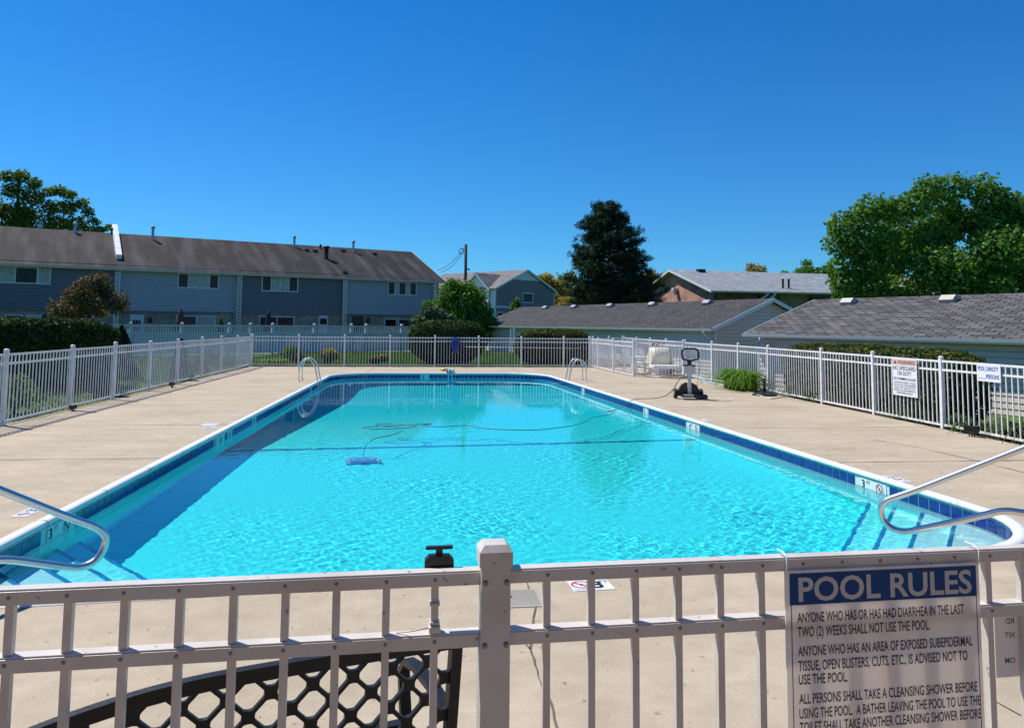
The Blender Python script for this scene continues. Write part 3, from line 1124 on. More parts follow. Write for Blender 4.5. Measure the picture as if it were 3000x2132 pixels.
# the water: a fine rippled sheet that refracts, with real caustics on the pool floor
x0, x1, y0, y1 = PL - 0.03, 5.26, PNEAR - 0.62, PFAR + 0.05
nx1 = int((x1 - x0) / 0.0165)
ys_ = [y0]
while ys_[-1] < y1:
    ys_.append(ys_[-1] + 0.0125 + 0.0265 * min(1, max(0, (ys_[-1] - 8.5) / 10)))
ny1 = len(ys_)
X, Y = np.meshgrid(np.linspace(x0, x1, nx1), np.array(ys_))
rng = np.random.default_rng(11)
Z = np.zeros_like(X)
for i in range(130):
    lam = 0.040 * (9 ** rng.random())
    th = rng.random() * 2 * pi
    k = 2 * pi / lam
    Z += min(lam, 0.17) * 0.00031 * np.sin(k * (cos(th) * X + sin(th) * Y) + rng.random() * 6.28)
# the return jets roughen the near and right part; the far deep end lies calmer
amp = 0.50 + 0.5 / (1 + np.exp((Y - 13.0) / 1.6))
amp = amp + 0.55 * np.exp(-((X - 3.0) ** 2 / 5.0 + (Y - 8.0) ** 2 / 9.0)) + 0.3 * np.exp(-((X - 0.2) ** 2 / 1.5 + (Y - 12.0) ** 2 / 1.0))
amp *= 1 - 0.65 * np.exp(-((X + 3.3) ** 2 / 0.9))
md = np.zeros_like(X)
for i in range(14):
    lam = 1.1 * (4 ** rng.random())
    th = rng.random() * 2 * pi
    md += np.sin(2 * pi / lam * (cos(th) * X + sin(th) * Y) + rng.random() * 6.28)
amp *= np.clip(1 + 0.16 * md, 0.35, 1.9)
Z *= amp
for (cx, cy, a0) in ((1.0, 6.9, 0.0009), (2.3, 6.2, 0.0009)):
    r = np.hypot(X - cx, Y - cy)
    Z += a0 * np.sin(r * 2 * pi / 0.14) * np.exp(-(r / 0.55) ** 2)
V = np.stack([X.ravel(), Y.ravel(), (Z + WZ).ravel()], 1)
idx = np.arange(nx1 * ny1).reshape(ny1, nx1)
Fq = np.stack([idx[:-1, :-1].ravel(), idx[:-1, 1:].ravel(), idx[1:, 1:].ravel(), idx[1:, :-1].ravel()], 1)
wm = bpy.data.materials.new('pool_water')
wm.use_nodes = True
n_ = wm.node_tree.nodes
n_.clear()
wo_ = n_.new('ShaderNodeOutputMaterial')
gl = n_.new('ShaderNodeBsdfGlass')
gl.inputs['IOR'].default_value = 1.28
gl.inputs['Roughness'].default_value = 0.0
gl.inputs[0].default_value = (0.82, 0.995, 0.995, 1)
wm.node_tree.links.new(gl.outputs[0], wo_.inputs[0])
water = struct(obj('water', np_mesh('water', V, Fq, wm, True)))
water.cycles.is_caustics_caster = True
for o in [fl1, fl2, wall, bl, grout] + tileos + allsteps:
    o.cycles.is_caustics_receiver = True

# ------------------------------------------------------------------ white picket fences round the pool
rfz = random.Random(17)
def fence_run(name, label, posts, H=1.17, z0=0.0, gap=0.05, group=None, psp=0.117, flat=False, capr=0.041):
    t = thing(name, label, 'fence', (posts[0][0], posts[0][1], z0), 0, group)
    ox, oy = posts[0]
    pm = None
    for x, y in posts:
        if pm is None:
            m_ = MB().box(-0.032, 0.032, -0.032, 0.032, -0.05, H + 0.05)
            p = m_.build('post', M['white'], t)
            c = MB().lathe([(capr, 0), (capr + 0.004, 0.008), (capr, 0.018), (capr * 0.6, 0.028), (0.002, 0.032)], (0, 0, H + 0.05), 12).build('cap', M['white'], p)
            pm = p
            pc = c
        else:
            p = pm.copy()
            COL.objects.link(p)
            p.parent = t
            c = pc.copy()
            COL.objects.link(c)
            c.parent = p
        p.location = (x - ox, y - oy, rfz.uniform(-0.012, 0.012))
        p.rotation_euler = (radians(rfz.uniform(-0.5, 0.5)), radians(rfz.uniform(-0.5, 0.5)), 0)
    for (ax, ay), (bx, by) in zip(posts[:-1], posts[1:]):
        A, B = Vector((ax - ox, ay - oy, 0)), Vector((bx - ox, by - oy, 0))
        d = (B - A).normalized()
        L = (B - A).length
        a, b = A + d * 0.033, B - d * 0.033
        mb = MB()
        for z in (H - 0.016, H - 0.165, gap + 0.016):
            mb.obar(a + Vector((0, 0, z)), b + Vector((0, 0, z)), 0.028, 0.034)
        n = max(2, int(round((L - 0.06) / psp)))
        for k in range(1, n):
            q = A + d * (0.03 + (L - 0.06) * k / n)
            mb.obar(q + Vector((0, 0, gap + 0.03)), q + Vector((0, 0, H - 0.03)), 0.0165, 0.0165, up=(d.y, -d.x, 0))
        pn = mb.build('panel', M['white'], t)
        pn.location = (rfz.uniform(-0.004, 0.004), rfz.uniform(-0.004, 0.004), rfz.uniform(-0.009, 0.009))
    return t
lp = [(-6.93, 7.3), (-6.93, 9.25), (-6.93, 11.2), (-6.93, 13.15), (-6.94, 15.42), (-6.93, 17.37), (-6.93, 19.47), (-6.95, 21.6), (-6.96, 23.8), (-6.96, 25.95), (-6.95, 28.0), (-7.02, 30.25)]
fence_run('picket_fence', 'long white picket fence along the left side of the pool deck', lp)
fp = [(-7.02 + 0.07, 30.27), (-5.17, 30.27), (-3.39, 30.27), (-1.61, 30.27), (0.17, 30.27), (1.94, 30.27), (3.68, 30.27), (5.42, 30.27), (6.5, 30.27)]
fence_run('picket_fence', 'white picket fence across the far end of the pool in front of the trimmed bushes', fp)
rpn = [(8.58, 32.6), (8.58, 30.6), (8.6, 28.7), (8.62, 26.8), (8.66, 24.86), (8.72, 22.5), (8.78, 20.65), (8.80, 18.8), (8.80, 16.1), (8.80, 14.12), (8.80, 12.12), (8.80, 10.15), (8.80, 8.2), (8.80, 6.3)]
fence_run('picket_fence', 'long white picket fence along the right side of the pool deck carrying two signs', rpn)
enc = [(6.57, 30.4), (6.58, 29.0), (6.64, 26.8), (6.80, 24.62), (8.55, 24.70)]
fence_run('picket_fence', 'white picket fence enclosing the tank corner at the far right of the deck', enc)
fence_run('picket_fence', 'short white picket fence behind the tank corner beside the grey garage', [(6.7, 30.5), (7.6, 31.5), (8.5, 32.55)])

def grime(m, amt=0.5):
    n, l = m.node_tree.nodes, m.node_tree.links
    p = n['Principled BSDF']
    src = p.inputs['Base Color'].links[0].from_socket
    t = n.new('ShaderNodeTexCoord')
    out = src
    for sc, lo, hi, c in ((38, 0.27, 0.33, (0.45, 0.40, 0.34)), (120, 0.25, 0.30, (0.5, 0.46, 0.42)), (6, 0.30, 0.55, (0.86, 0.83, 0.79))):
        z = n.new('ShaderNodeTexNoise')
        z.inputs['Scale'].default_value = sc
        z.inputs['Detail'].default_value = 4
        l.new(t.outputs['Object'], z.inputs['Vector'])
        r = n.new('ShaderNodeValToRGB')
        r.color_ramp.elements[0].position = lo
        r.color_ramp.elements[1].position = hi
        r.color_ramp.elements[0].color = (*c, 1)
        r.color_ramp.elements[1].color = (1, 1, 1, 1)
        l.new(z.outputs[0], r.inputs[0])
        x = n.new('ShaderNodeMixRGB')
        x.blend_type = 'MULTIPLY'
        x.inputs[0].default_value = 1
        l.new(out, x.inputs[1])
        l.new(r.outputs[0], x.inputs[2])
        out = x.outputs[0]
    l.new(out, p.inputs['Base Color'])
grime(M['nearwhite'])
grime(M['white'])

# ------------------------------------------------------------------ the near fence
NA, NB = Vector((-0.88, 1.70, 0)), Vector((1.53, 1.81, 0))
nd = (NB - NA).normalized()
NF = thing('picket_fence', 'white metal picket fence with screwed rails closest to the camera', 'fence', (0, 0, 0))
nn_ = Vector((nd.y, -nd.x, 0))                        # towards the viewer
def nf_u(px, py, off=0.0):
    return onplane(px, py, NA + nn_ * off, nd)
def nP(u, z, off=0.0):
    q = NA + nd * u + nn_ * off
    return Vector((q.x, q.y, z))
UP = nf_u(1440, 1700)[0] + 0.006
ZT = 1.165
for nm, zt in (('top_rail', ZT), ('middle_rail', ZT - 0.135), ('bottom_rail', 0.13)):
    for sgn, (u0, u1) in enumerate(((UP - 1.83, UP - 0.034), (UP + 0.034, UP + 1.83))):
        mb = MB()
        c = nP((u0 + u1) / 2, zt - 0.0155)
        # channel rail: flat top with a small stepped shoulder in front
        pr = [(0.016, -0.031), (0.016, -0.004), (0.0135, -0.003), (0.0135, 0.0), (-0.016, 0.0), (-0.016, -0.031)]
        a, b = nP(u0, zt), nP(u1, zt)
        vs = [a + nn_ * o + Vector((0, 0, h)) for o, h in pr] + [b + nn_ * o + Vector((0, 0, h)) for o, h in pr]
        k = len(pr)
        mb.add(vs, [tuple(range(k)), tuple(range(2 * k - 1, k - 1, -1))] + [(i, k + i, k + (i + 1) % k, (i + 1) % k) for i in range(k)])
        mb.build(nm, M['nearwhite'], NF)
pk = MB()
postm = None
for u in (UP - 1.83 - 0.034, UP, UP + 1.83 + 0.034):
    p = thing('post', '', '') if False else None
    q = nP(u, 0)
    mb = MB()
    rz = atan2(nd.y, nd.x)
    mb.bbox(-0.0335, 0.0335, -0.0335, 0.0335, -0.05, ZT + 0.038, 0.003)
    p = mb.build('post', M['nearwhite'], NF)
    p.location = q
    p.rotation_euler = (0, 0, rz)
    cb = MB()
    h0 = ZT + 0.012
    ring_ = [(0.0375, h0), (0.0375, h0 + 0.032), (0.0255, h0 + 0.046)]
    for r_, z_ in ring_:
        cb.v += [(-r_, -r_, z_), (r_, -r_, z_), (r_, r_, z_), (-r_, r_, z_)]
    for i in range(2):
        for k in range(4):
            cb.f.append((i * 4 + k, i * 4 + (k + 1) % 4, i * 4 + 4 + (k + 1) % 4, i * 4 + 4 + k))
            cb.smooth.append(False)
    cb.f += [(8, 9, 10, 11), (3, 2, 1, 0)]
    cb.smooth += [False, False]
    cb.build('post_cap', M['nearwhite'], p)
    for zz in (ZT - 0.022, ZT - 0.157):
        for sx in (-0.024, 0.024):
            MB().lathe([(0.0062, 0.0), (0.0058, -0.0025), (0.003, -0.0045)], (sx, -0.0335, zz), 10, 'y').build('bolt', M['screw'], p)
pxs = [-330, -150, 24.8, 197, 363, 525, 683, 836, 986, 1133, 1276, 1605, 1736.3, 1865.4, 1991.5, 2114.5, 2234.8, 2353, 2467.7, 2579, 2688, 2796.7, 2900, 3002, 3100, 3196]
pys = [1765 - 0.047 * (x) if x < 1400 else 1695 - 0.043 * (x - 1440) for x in pxs]
us = [nf_u(x, 1740 - 0.0435 * x, 0.016)[0] for x in pxs]
scr = None
for i, u in enumerate(us):
    mb = MB()
    mb.obar(nP(u, 0.10), nP(u, ZT - 0.008), 0.0165, 0.0165, up=nn_)
    mb.build('picket', M['nearwhite'], NF)
    for zt in (ZT - 0.016, ZT - 0.150):
        if scr is None:
            scr = MB().lathe([(0.0042, 0), (0.0038, -0.0012), (0.0014, -0.0014), (0.0012, -0.0004)], (0, 0, 0), 10, 'y').build('screw', M['screw'], NF)
            s_ = scr
        else:
            s_ = scr.copy()
            COL.objects.link(s_)
            s_.parent = NF
        s_.location = nP(u, zt, 0.0161)
        s_.rotation_euler = (0, 0, atan2(nd.y, nd.x))

# gate latch box behind the top rail, with ties round the picket
gl_u0, _ = nf_u(1245, 1640, -0.02)
gl_u1, _ = nf_u(1330, 1640, -0.02)
lt = thing('gate_latch', 'black latch box with T shaped pull knob behind the near top rail', 'latch', nP((gl_u0 + gl_u1) / 2, 0, -0.034), atan2(nd.y, nd.x))
hw = (gl_u1 - gl_u0) / 2
ztop = nf_u(1290, 1624, -0.034)[1]
mb = MB()
mb.prism([(-hw, ZT - 0.03), (hw, ZT - 0.03), (hw, ztop - 0.010), (hw - 0.010, ztop), (-hw + 0.010, ztop), (-hw, ztop - 0.010)], -0.012, 0.012)
mb.build('latch_body', M['black'], lt)
z2 = nf_u(1290, 1601, -0.034)[1]
mb = MB()
mb.bbox(-hw * 0.24, hw * 0.24, -0.004, 0.006, ztop - 0.004, z2 - 0.003, 0.002)
mb.build('knob_stem', M['black'], lt)
mb = MB()
mb.bbox(-hw * 0.95, hw * 0.95, -0.006, 0.008, z2 - 0.005, z2 + 0.002, 0.002)
mb.build('pull_knob', M['black'], lt)
mb = MB()
ul = us[10] - (gl_u0 + gl_u1) / 2
for zz in (ZT - 0.071, ZT - 0.112):
    mb.bbox(ul - 0.011, ul + 0.011, -0.048, -0.020, zz - 0.003, zz + 0.003, 0.001)
mb.build('tie_strap', M['nearwhite'], lt)
mb = MB()
mb.bbox(ul - 0.013, ul + 0.013, -0.052, -0.018, ZT - 0.133, ZT - 0.117, 0.004)
mb.tube([(ul - 0.014, -0.05, ZT - 0.119), (ul - 0.05, -0.05, ZT - 0.124), (ul - 0.085, -0.03, ZT - 0.134)], 0.0016, 6)
mb.build('tie_wrap', M['hosewhite'], lt)

# pool rules board hung on the near fence
su0, sz0 = nf_u(2297, 1672, 0.020)
su1, sz1 = nf_u(2863, 1644, 0.020)
SW = su1 - su0
ST = (sz0 + sz1) / 2
O3 = nP(su0, ST, 0.0215)
def translucent(m, f, tint=(1, 1, 1)):
    n, l = m.node_tree.nodes, m.node_tree.links
    p = n['Principled BSDF']
    tr = n.new('ShaderNodeBsdfTranslucent')
    src = p.inputs['Base Color'].links[0].from_socket
    l.new(src, tr.inputs[0])
    ms = n.new('ShaderNodeMixShader')
    ms.inputs[0].default_value = f
    l.new(p.outputs[0], ms.inputs[1])
    l.new(tr.outputs[0], ms.inputs[2])
    l.new(ms.outputs[0], n['Material Output'].inputs[0])
    return m
M['signwhite'] = translucent(mat('translucent_sign_white', (0.92, 0.86, 0.80), 0.45, var=0.025, scale=4, spec=0.25), 0.42)
sg = thing('rules_board', 'large pool rules board with navy heading hung on the near fence', 'sign', (O3.x, O3.y, O3.z), atan2(nd.y, nd.x))
mb = MB()
mb.bbox(0, SW, -0.0025, 0.0025, -0.66, 0.0, 0.001)
mb.build('board', M['signwhite'], sg)
k = SW / 0.4835
LX, LZ = (1, 0, 0), (0, 0, 1)
MB().add([(0.010 * k, -0.0031, -0.0745 * k), (SW - 0.008 * k, -0.0031, -0.0745 * k), (SW - 0.008 * k, -0.0031, -0.006 * k), (0.010 * k, -0.0031, -0.006 * k)], [(0, 1, 2, 3)]).build('heading_band', M['navyband'], sg)
bd = MB()
for xx in (0.0125 * k, SW - 0.0105 * k):
    bd.add([(xx, -0.0031, -0.645), (xx + 0.0022, -0.0031, -0.645), (xx + 0.0022, -0.0031, -0.0749 * k), (xx, -0.0031, -0.0749 * k)], [(0, 1, 2, 3)])
bd.add([(0.0125 * k, -0.0031, -0.647), (SW - 0.0083 * k, -0.0031, -0.647), (SW - 0.0083 * k, -0.0031, -0.645), (0.0125 * k, -0.0031, -0.645)], [(0, 1, 2, 3)])
bd.build('border_line', M['navy'], sg)
OO = (0, -0.0036, 0)
put_text('POOL RULES', M['signwhite'], sg, OO, LX, LZ, 0.031 * k, -0.0660 * k, width=0.432 * k, height=0.0515 * k, bold=0.022)
rows = [('ANYONE WHO HAS OR HAS HAD DIARRHEA IN THE LAST', 0.131, 0.413), ('TWO (2) WEEKS SHALL NOT USE THE POOL.', 0.167, 0.325),
        ('ANYONE WHO HAS AN AREA OF EXPOSED SUBEPIDERMAL', 0.2145, 0.432), ('TISSUE, OPEN BLISTERS, CUTS, ETC., IS ADVISED NOT TO', 0.2515, 0.418), ('USE THE POOL.', 0.285, 0.118),
        ('ALL PERSONS SHALL TAKE A CLEANSING SHOWER BEFORE', 0.333, 0.440), ('USING THE POOL.  A BATHER LEAVING THE POOL TO USE THE', 0.369, 0.447), ('TOILET SHALL TAKE ANOTHER CLEANSING SHOWER BEFORE', 0.403, 0.447)]
for tx, v, wd in rows:
    put_text(tx, M['navy'], sg, OO, LX, LZ, 0.027 * k, -v * 0.856 * k, width=wd * k, height=0.0212 * k, bold=0.014)
mb = MB()
for xx in (0.004, SW - 0.004):
    mb.lathe([(0.003, 0), (0.0028, -0.001)], (xx, -0.0026, -0.004), 10, 'y')
mb.build('eyelet', M['plastic'], sg)
mb = MB()
for xx in (0.003, SW - 0.002):
    mb.tube([(xx, -0.004, -0.004), (xx, -0.008, 0.02), (xx, -0.006, 0.037), (xx, 0.012, 0.040), (xx, 0.038, 0.040)], 0.0018, 6)
mb.build('tie', M['plastic'], sg)

# the back of a sheet notice hung on the far side of the same fence, letters showing through from behind
bu0, bz0 = nf_u(2910, 1773, -0.02)
bu1, bz1 = nf_u(2918, 1984, -0.02)
ns = thing('notice_sheet', 'pale notice sheet seen from behind with reversed letters right of the rules board', 'sign', nP(bu0, 0, -0.020), atan2(nd.y, nd.x))
MB().bbox(0, 0.20, -0.001, 0.001, bz1, bz0, 0.0005).build('sheet', translucent(mat('translucent_sheet', (0.72, 0.68, 0.67), 0.5, var=0.03), 0.4), ns)
for tx, py, uu in (('RD', 1825, 0.032), ('XIT', 1866, 0.028), ('OM', 1940, 0.026)):
    zz = nf_u(2960, py, -0.02)[1]
    put_text(tx, M['inkfaint'], ns, (0, -0.0016, 0), LX, LZ, uu, zz, height=0.0135, bold=0.012, mirror=True)

# ------------------------------------------------------------------ black metal bench in front of the near fence
B0x, B0y = cw(-0.130, 2.10)
B1x, B1y = cw(-1.20, 1.602)
bd_ = Vector((B0x - B1x, B0y - B1y, 0))
BL = bd_.length
bench = thing('garden_bench', 'black cast metal garden bench with lattice back behind the near fence', 'bench', (B1x, B1y, 0), atan2(bd_.y, bd_.x))
# local: x along the bench (0..BL, right end at BL), +y away from the viewer (seat side), back at y = 0
def lean(z): return (0.88 - z) * 0.16 + 0.0
def topz(x):
    t = (x / BL - 0.5) * 2
    return 0.890 - (0.010 if t > 0 else 0.110) * t * t
mb = MB()
N = 28
for off, dz in ((0, 0.0),):
    for i in range(N):
        xa, xb = BL * i / N, BL * (i + 1) / N
        za, zb = topz(xa), topz(xb)
        vs = []
        for x, z in ((xa, za), (xb, zb)):
            vs += [(x, lean(z) - 0.012, z), (x, lean(z) + 0.014, z), (x, lean(z - 0.035) + 0.012, z - 0.035), (x, lean(z - 0.035) - 0.012, z - 0.035)]
        mb.add(vs, [(0, 4, 5, 1), (1, 5, 6, 2), (2, 6, 7, 3), (3, 7, 4, 0)])
mb.build('top_rail', M['blackmetal'], bench)
for nm, x in (('end_frame', BL - 0.012), ('end_frame', 0.012)):
    mb = MB()
    mb.obar((x, lean(0.86), topz(x) - 0.006), (x, lean(0.42), 0.42), 0.030, 0.030, up=(0, 1, 0))
    mb.obar((x, lean(0.42), 0.43), (x, 0.0, 0.0), 0.032, 0.034, up=(0, 1, 0))
    mb.build('rear_leg', M['blackmetal'], bench)
    mb = MB()
    pts = [(x, 0.07, 0.655), (x, 0.20, 0.665), (x, 0.34, 0.660), (x, 0.43, 0.640), (x, 0.475, 0.595), (x, 0.465, 0.53), (x, 0.44, 0.44), (x, 0.46, 0.2), (x, 0.50, 0.0)]
    for a, b in zip(pts[:-1], pts[1:]):
        mb.obar(a, b, 0.036, 0.020, up=(0, 0.6, 0.8))
    mb.build('arm', M['blackmetal'], bench)
# cast lattice: rows of wavy edged holes on a diamond grid
mb = MB()
def bpt(x, z, o): return (x, lean(z) + o, z)
hx, hz_ = 0.0505, 0.0520
NC = 24
def ray_diamond(a):
    return 1 / (abs(cos(a)) / hx + abs(sin(a)) / hz_)
def hole(a):
    c_, s_ = cos(a), sin(a)
    # rounded hexagon, twisted a little so that the straps read as S curves
    tw = a + 0.30 * sin(2 * a + 0.6)
    return 0.70 / ((abs(cos(tw)) / hx) ** 1.9 + (abs(sin(tw)) / hz_) ** 1.9) ** (1 / 1.9)
row = 0
zc_ = 0.455
while zc_ < 0.96:
    xc_ = -0.02 + (hx if row % 2 else 0)
    while xc_ < BL + hx:
        if zc_ < topz(min(max(xc_, 0), BL)) + hz_ * 0.7:
            vs, n0 = [], NC
            for o in (-0.006, 0.008):
                for k in range(NC):
                    a = 2 * pi * k / NC
                    rr_ = ray_diamond(a)
                    vs.append((xc_ + rr_ * cos(a), zc_ + rr_ * sin(a), o))
                for k in range(NC):
                    a = 2 * pi * k / NC
                    rr_ = min(hole(a), ray_diamond(a) - 0.0052)
                    vs.append((xc_ + rr_ * cos(a), zc_ + rr_ * sin(a), o))
            ok = [(0.004 < x < BL - 0.004) and z < topz(min(max(x, 0), BL)) - 0.01 and z > 0.45 for x, z, o in vs]
            fs = []
            for k in range(NC):
                k2 = (k + 1) % NC
                if ok[k] and ok[k2] and ok[NC + k] and ok[NC + k2]:
                    fs += [(k, k2, NC + k2, NC + k), (2 * NC + k, 3 * NC + k, 3 * NC + k2, 2 * NC + k2), (NC + k, NC + k2, 3 * NC + k2, 3 * NC + k)]
            if fs:
                mb.add([bpt(x, z, o) for x, z, o in vs], fs)
        xc_ += 2 * hx
    zc_ += hz_
    row += 1
mb.build('lattice_back', M['blackmetal'], bench)
mb = MB()
mb.obar((0.0, lean(0.455), 0.455), (BL, lean(0.455), 0.455), 0.022, 0.030)
mb.build('back_rail', M['blackmetal'], bench)
for i in range(7):
    y = 0.10 + i * 0.058
    MB().bbox(0.015, BL - 0.015, y, y + 0.040, 0.425 - 0.004 * (i % 3), 0.441 - 0.004 * (i % 3), 0.004).build('seat_slat', M['blackmetal'], bench)

# ------------------------------------------------------------------ stainless rails and ladders
def smooth_path(P, rad=0.06, n=6):
    P = [Vector(p) for p in P]
    out = [P[0]]
    for a, b, c in zip(P[:-2], P[1:-1], P[2:]):
        r = min(rad, (a - b).length * 0.48, (c - b).length * 0.48)
        s, e = b + (a - b).normalized() * r, b + (c - b).normalized() * r
        for i in range(n + 1):
            t = i / n
            out.append(s * (1 - t) ** 2 + b * 2 * t * (1 - t) + e * t * t)
    out.append(P[-1])
    return out
def handrail(label, p0, d, pix, tail_hi, tail_lo):
    """rail in a vertical plane: upper bar, end loop over the steps, lower bar, both set in the deck"""
    t = thing('pool_handrail', label, 'handrail', (p0[0], p0[1], 0), atan2(d[1], d[0]))
    P = [onplane(a, b, p0, d) for a, b in pix]
    pts = [(tail_hi, 0, -0.04), (tail_hi, 0, P[0][1] + (tail_hi - P[0][0]) * (P[0][1] - P[1][1]) / (P[0][0] - P[1][0]))]
    pts += [(u, 0, z) for u, z in P]
    pts += [(tail_lo, 0, P[-1][1] - 0.02), (tail_lo + 0.12, 0, -0.04)]
    MB().tube(smooth_path(pts, 0.11, 8), 0.0255, 20).build('rail', M['steel'], t)
    mb = MB()
    for u in (tail_hi, tail_lo + 0.12):
        mb.lathe([(0.052, 0.002), (0.050, 0.012), (0.026, 0.020)], (u, 0, 0), 16)
    mb.build('escutcheon', M['steel'], t)
    return t
def unit(x, y):
    h = hypot(x, y)
    return (x / h, y / h)
handrail('polished steel handrail over the right corner steps, looping towards the pool', (3.7, 5.8), unit(0.788, -0.615),
         [(3000, 1312), (2677, 1438), (2596, 1465), (2578, 1490), (2588, 1528), (2616, 1551), (2655, 1558), (2788, 1530), (2943, 1494), (3000, 1502)], 2.05, 1.75)
handrail('polished steel handrail over the left corner steps, dark along its upper side', (-2.3, 5.6), unit(-0.73, -0.68),
         [(0, 1435), (186, 1509), (283, 1544), (312, 1568), (306, 1608), (276, 1648), (230, 1664), (153, 1655), (0, 1634)], 2.0, 1.7)
def ladder(label, px_, yc, xdeck, xwat):
    t = thing('pool_ladder', label, 'ladder', (xdeck, yc, 0), 0)
    s = 1 if xwat > xdeck else -1
    wd = abs(xwat - xdeck)
    for dy in (-0.27, 0.27):
        P = [(0, dy, 0), (0, dy, 0.45), (s * 0.06, dy, 0.60), (s * 0.20, dy, 0.69), (s * 0.34, dy, 0.63), (s * 0.45, dy, 0.44), (s * (wd + 0.05), dy, 0.0), (s * (wd + 0.08), dy, -0.2), (s * (wd + 0.08), dy, -1.1)]
        MB().tube(smooth_path(P, 0.10, 6), 0.021, 12).build('side_rail', M['steel'], t)
        MB().lathe([(0.05, 0.002), (0.045, 0.014), (0.024, 0.02)], (0, dy, 0), 12).build('escutcheon', M['lightgrey'], t)
    for z in (-0.38, -0.64, -0.90):
        MB().bbox(s * (wd + 0.08) - 0.04, s * (wd + 0.08) + 0.04, -0.27, 0.27, z - 0.012, z + 0.012, 0.005).build('tread', M['plastic'], t)
    return t
ladder('steel pool ladder at the far left corner of the pool', 0, 22.63, -3.79, -3.30)
ladder('steel pool ladder at the far right corner of the pool', 0, 22.92, 4.76, 4.27)

# ------------------------------------------------------------------ marks and lids on the deck
def plate(label, corners, tx, diver=True, flip=False):
    """white marker plate on the deck; corners = (origin, u end) and depth"""
    O, Ue, dep = corners
    O, Ue = Vector(O), Vector(Ue)
    U = (Ue - O).normalized()
    Vv = Vector((-U.y, U.x, 0))
    L = (Ue - O).length
    t = thing('depth_plate', label, 'marker', (O.x, O.y, 0), atan2(U.y, U.x))
    MB().box(0, L, 0, dep, -0.01, 0.004).build('plate', M['markertile'], t)
    OO_ = (0, 0, 0.0052)
    a, b = (0, L) if not flip else (L, 0)
    h = dep * 0.62
    if diver:
        no_dive(t, OO_, (1, 0, 0), (0, 1, 0), L * 0.27, dep * 0.56, dep * 0.33, M['inkred'], M['inkblack'])
        put_text('NO DIVING', M['inkblack'], t, OO_, (1, 0, 0), (0, 1, 0), L * 0.27, dep * 0.07, height=dep * 0.085, align='c')
    put_text(tx, M['inkblack'], t, OO_, (1, 0, 0), (0, 1, 0), L * 0.53, dep * 0.19, height=h, bold=0.03)
    put_text('FT', M['inkblack'], t, OO_, (1, 0, 0), (0, 1, 0), L * 0.75, dep * 0.62, height=dep * 0.22)
    return t
pa, pb = gp(1683, 1733), gp(1803, 1726)
plate('white no diving and three foot depth plate on the deck behind the near fence', ((pa.x, pa.y, 0), (pb.x, pb.y, 0), 0.20), '3')
pa = gp(60, 1506)
plate('white three foot depth plate on the deck beside the left handrail', ((-3.49, 7.10, 0), (-3.49, 7.46, 0), 0.145), '3')
plate('white three foot depth plate on the deck at the right beyond the right handrail', ((5.24, 8.32, 0), (5.24, 7.96, 0), 0.145), '3')
plate('white depth plate on the left deck next to the pale skimmer hatch', ((-3.47, 12.5, 0), (-3.47, 12.86, 0), 0.15), '5')
plate('small white depth plate on the left deck farther from the camera than the pale lid', ((-3.51, 14.62, 0), (-3.51, 14.86, 0), 0.13), '5', False)
plate('white depth plate on the right deck beside the four foot tile marker', ((4.97, 13.5, 0), (4.97, 13.2, 0), 0.13), '4', False)
plate('small white depth plate on the right deck nearest the brown cable', ((4.85, 15.6, 0), (4.85, 15.35, 0), 0.13), '5', False)
plate('small white depth plate on the left deck in front of the far left ladder', ((-3.49, 20.85, 0), (-3.49, 21.07, 0), 0.13), '8', False)
t = thing('skimmer_hatch', 'pale square skimmer hatch on the left deck beside a depth plate', 'hatch', (-3.65, 13.12, 0))
MB().bbox(-0.13, 0.13, -0.17, 0.17, -0.01, 0.006, 0.004).build('lid_plate', M['markertile'], t)
MB().lathe([(0.02, 0.0062), (0.018, 0.0075)], (0.06, 0, 0), 10).build('finger_hole', M['joint'], t)
p = gp(1520, 1753)
t = thing('skimmer_hatch', 'square cream skimmer hatch with a round hole in the deck behind the near post', 'hatch', (p.x - 0.02, p.y, 0), 0.02)
mb = MB().bbox(-0.155, 0.155, -0.15, 0.15, -0.02, 0.006, 0.003)
mb.build('lid_plate', M['lid'], t)
mb = MB()
for i in range(20):
    y = -0.13 + i * 0.0137
    mb.box(-0.14, 0.14, y, y + 0.004, 0.0062, 0.0075)
mb.build('ribs', M['lid'], t)
MB().lathe([(0.013, 0.0075), (0.012, 0.0082)], (-0.03, 0.02, 0), 12).build('finger_hole', M['black'], t)
# bits of leaf and grit on the deck
rg = np.random.default_rng(8)
P = []
for k in range(260):
    x, y = rg.uniform(-6.5, 8.5), rg.uniform(1.9, 29)
    if PL - 0.2 < x < 5.6 and 5.2 < y < 26.5:
        continue
    P.append((x, y, 0.006))
for k in range(110):
    P.append((rg.uniform(-1.8, 2.6), rg.uniform(1.9, 5.1), 0.005))
P = np.array(P)
g = obj('leaf_litter', leaves('leaf_litter', P, np.tile([[0, 0, 1.0]], (len(P), 1)), 0.0065, M['joint'], rg, 0.4, 0.15))
struct(tag(g, 'scattered brown bits of leaf and grit on the concrete deck', 'litter'), 'stuff')

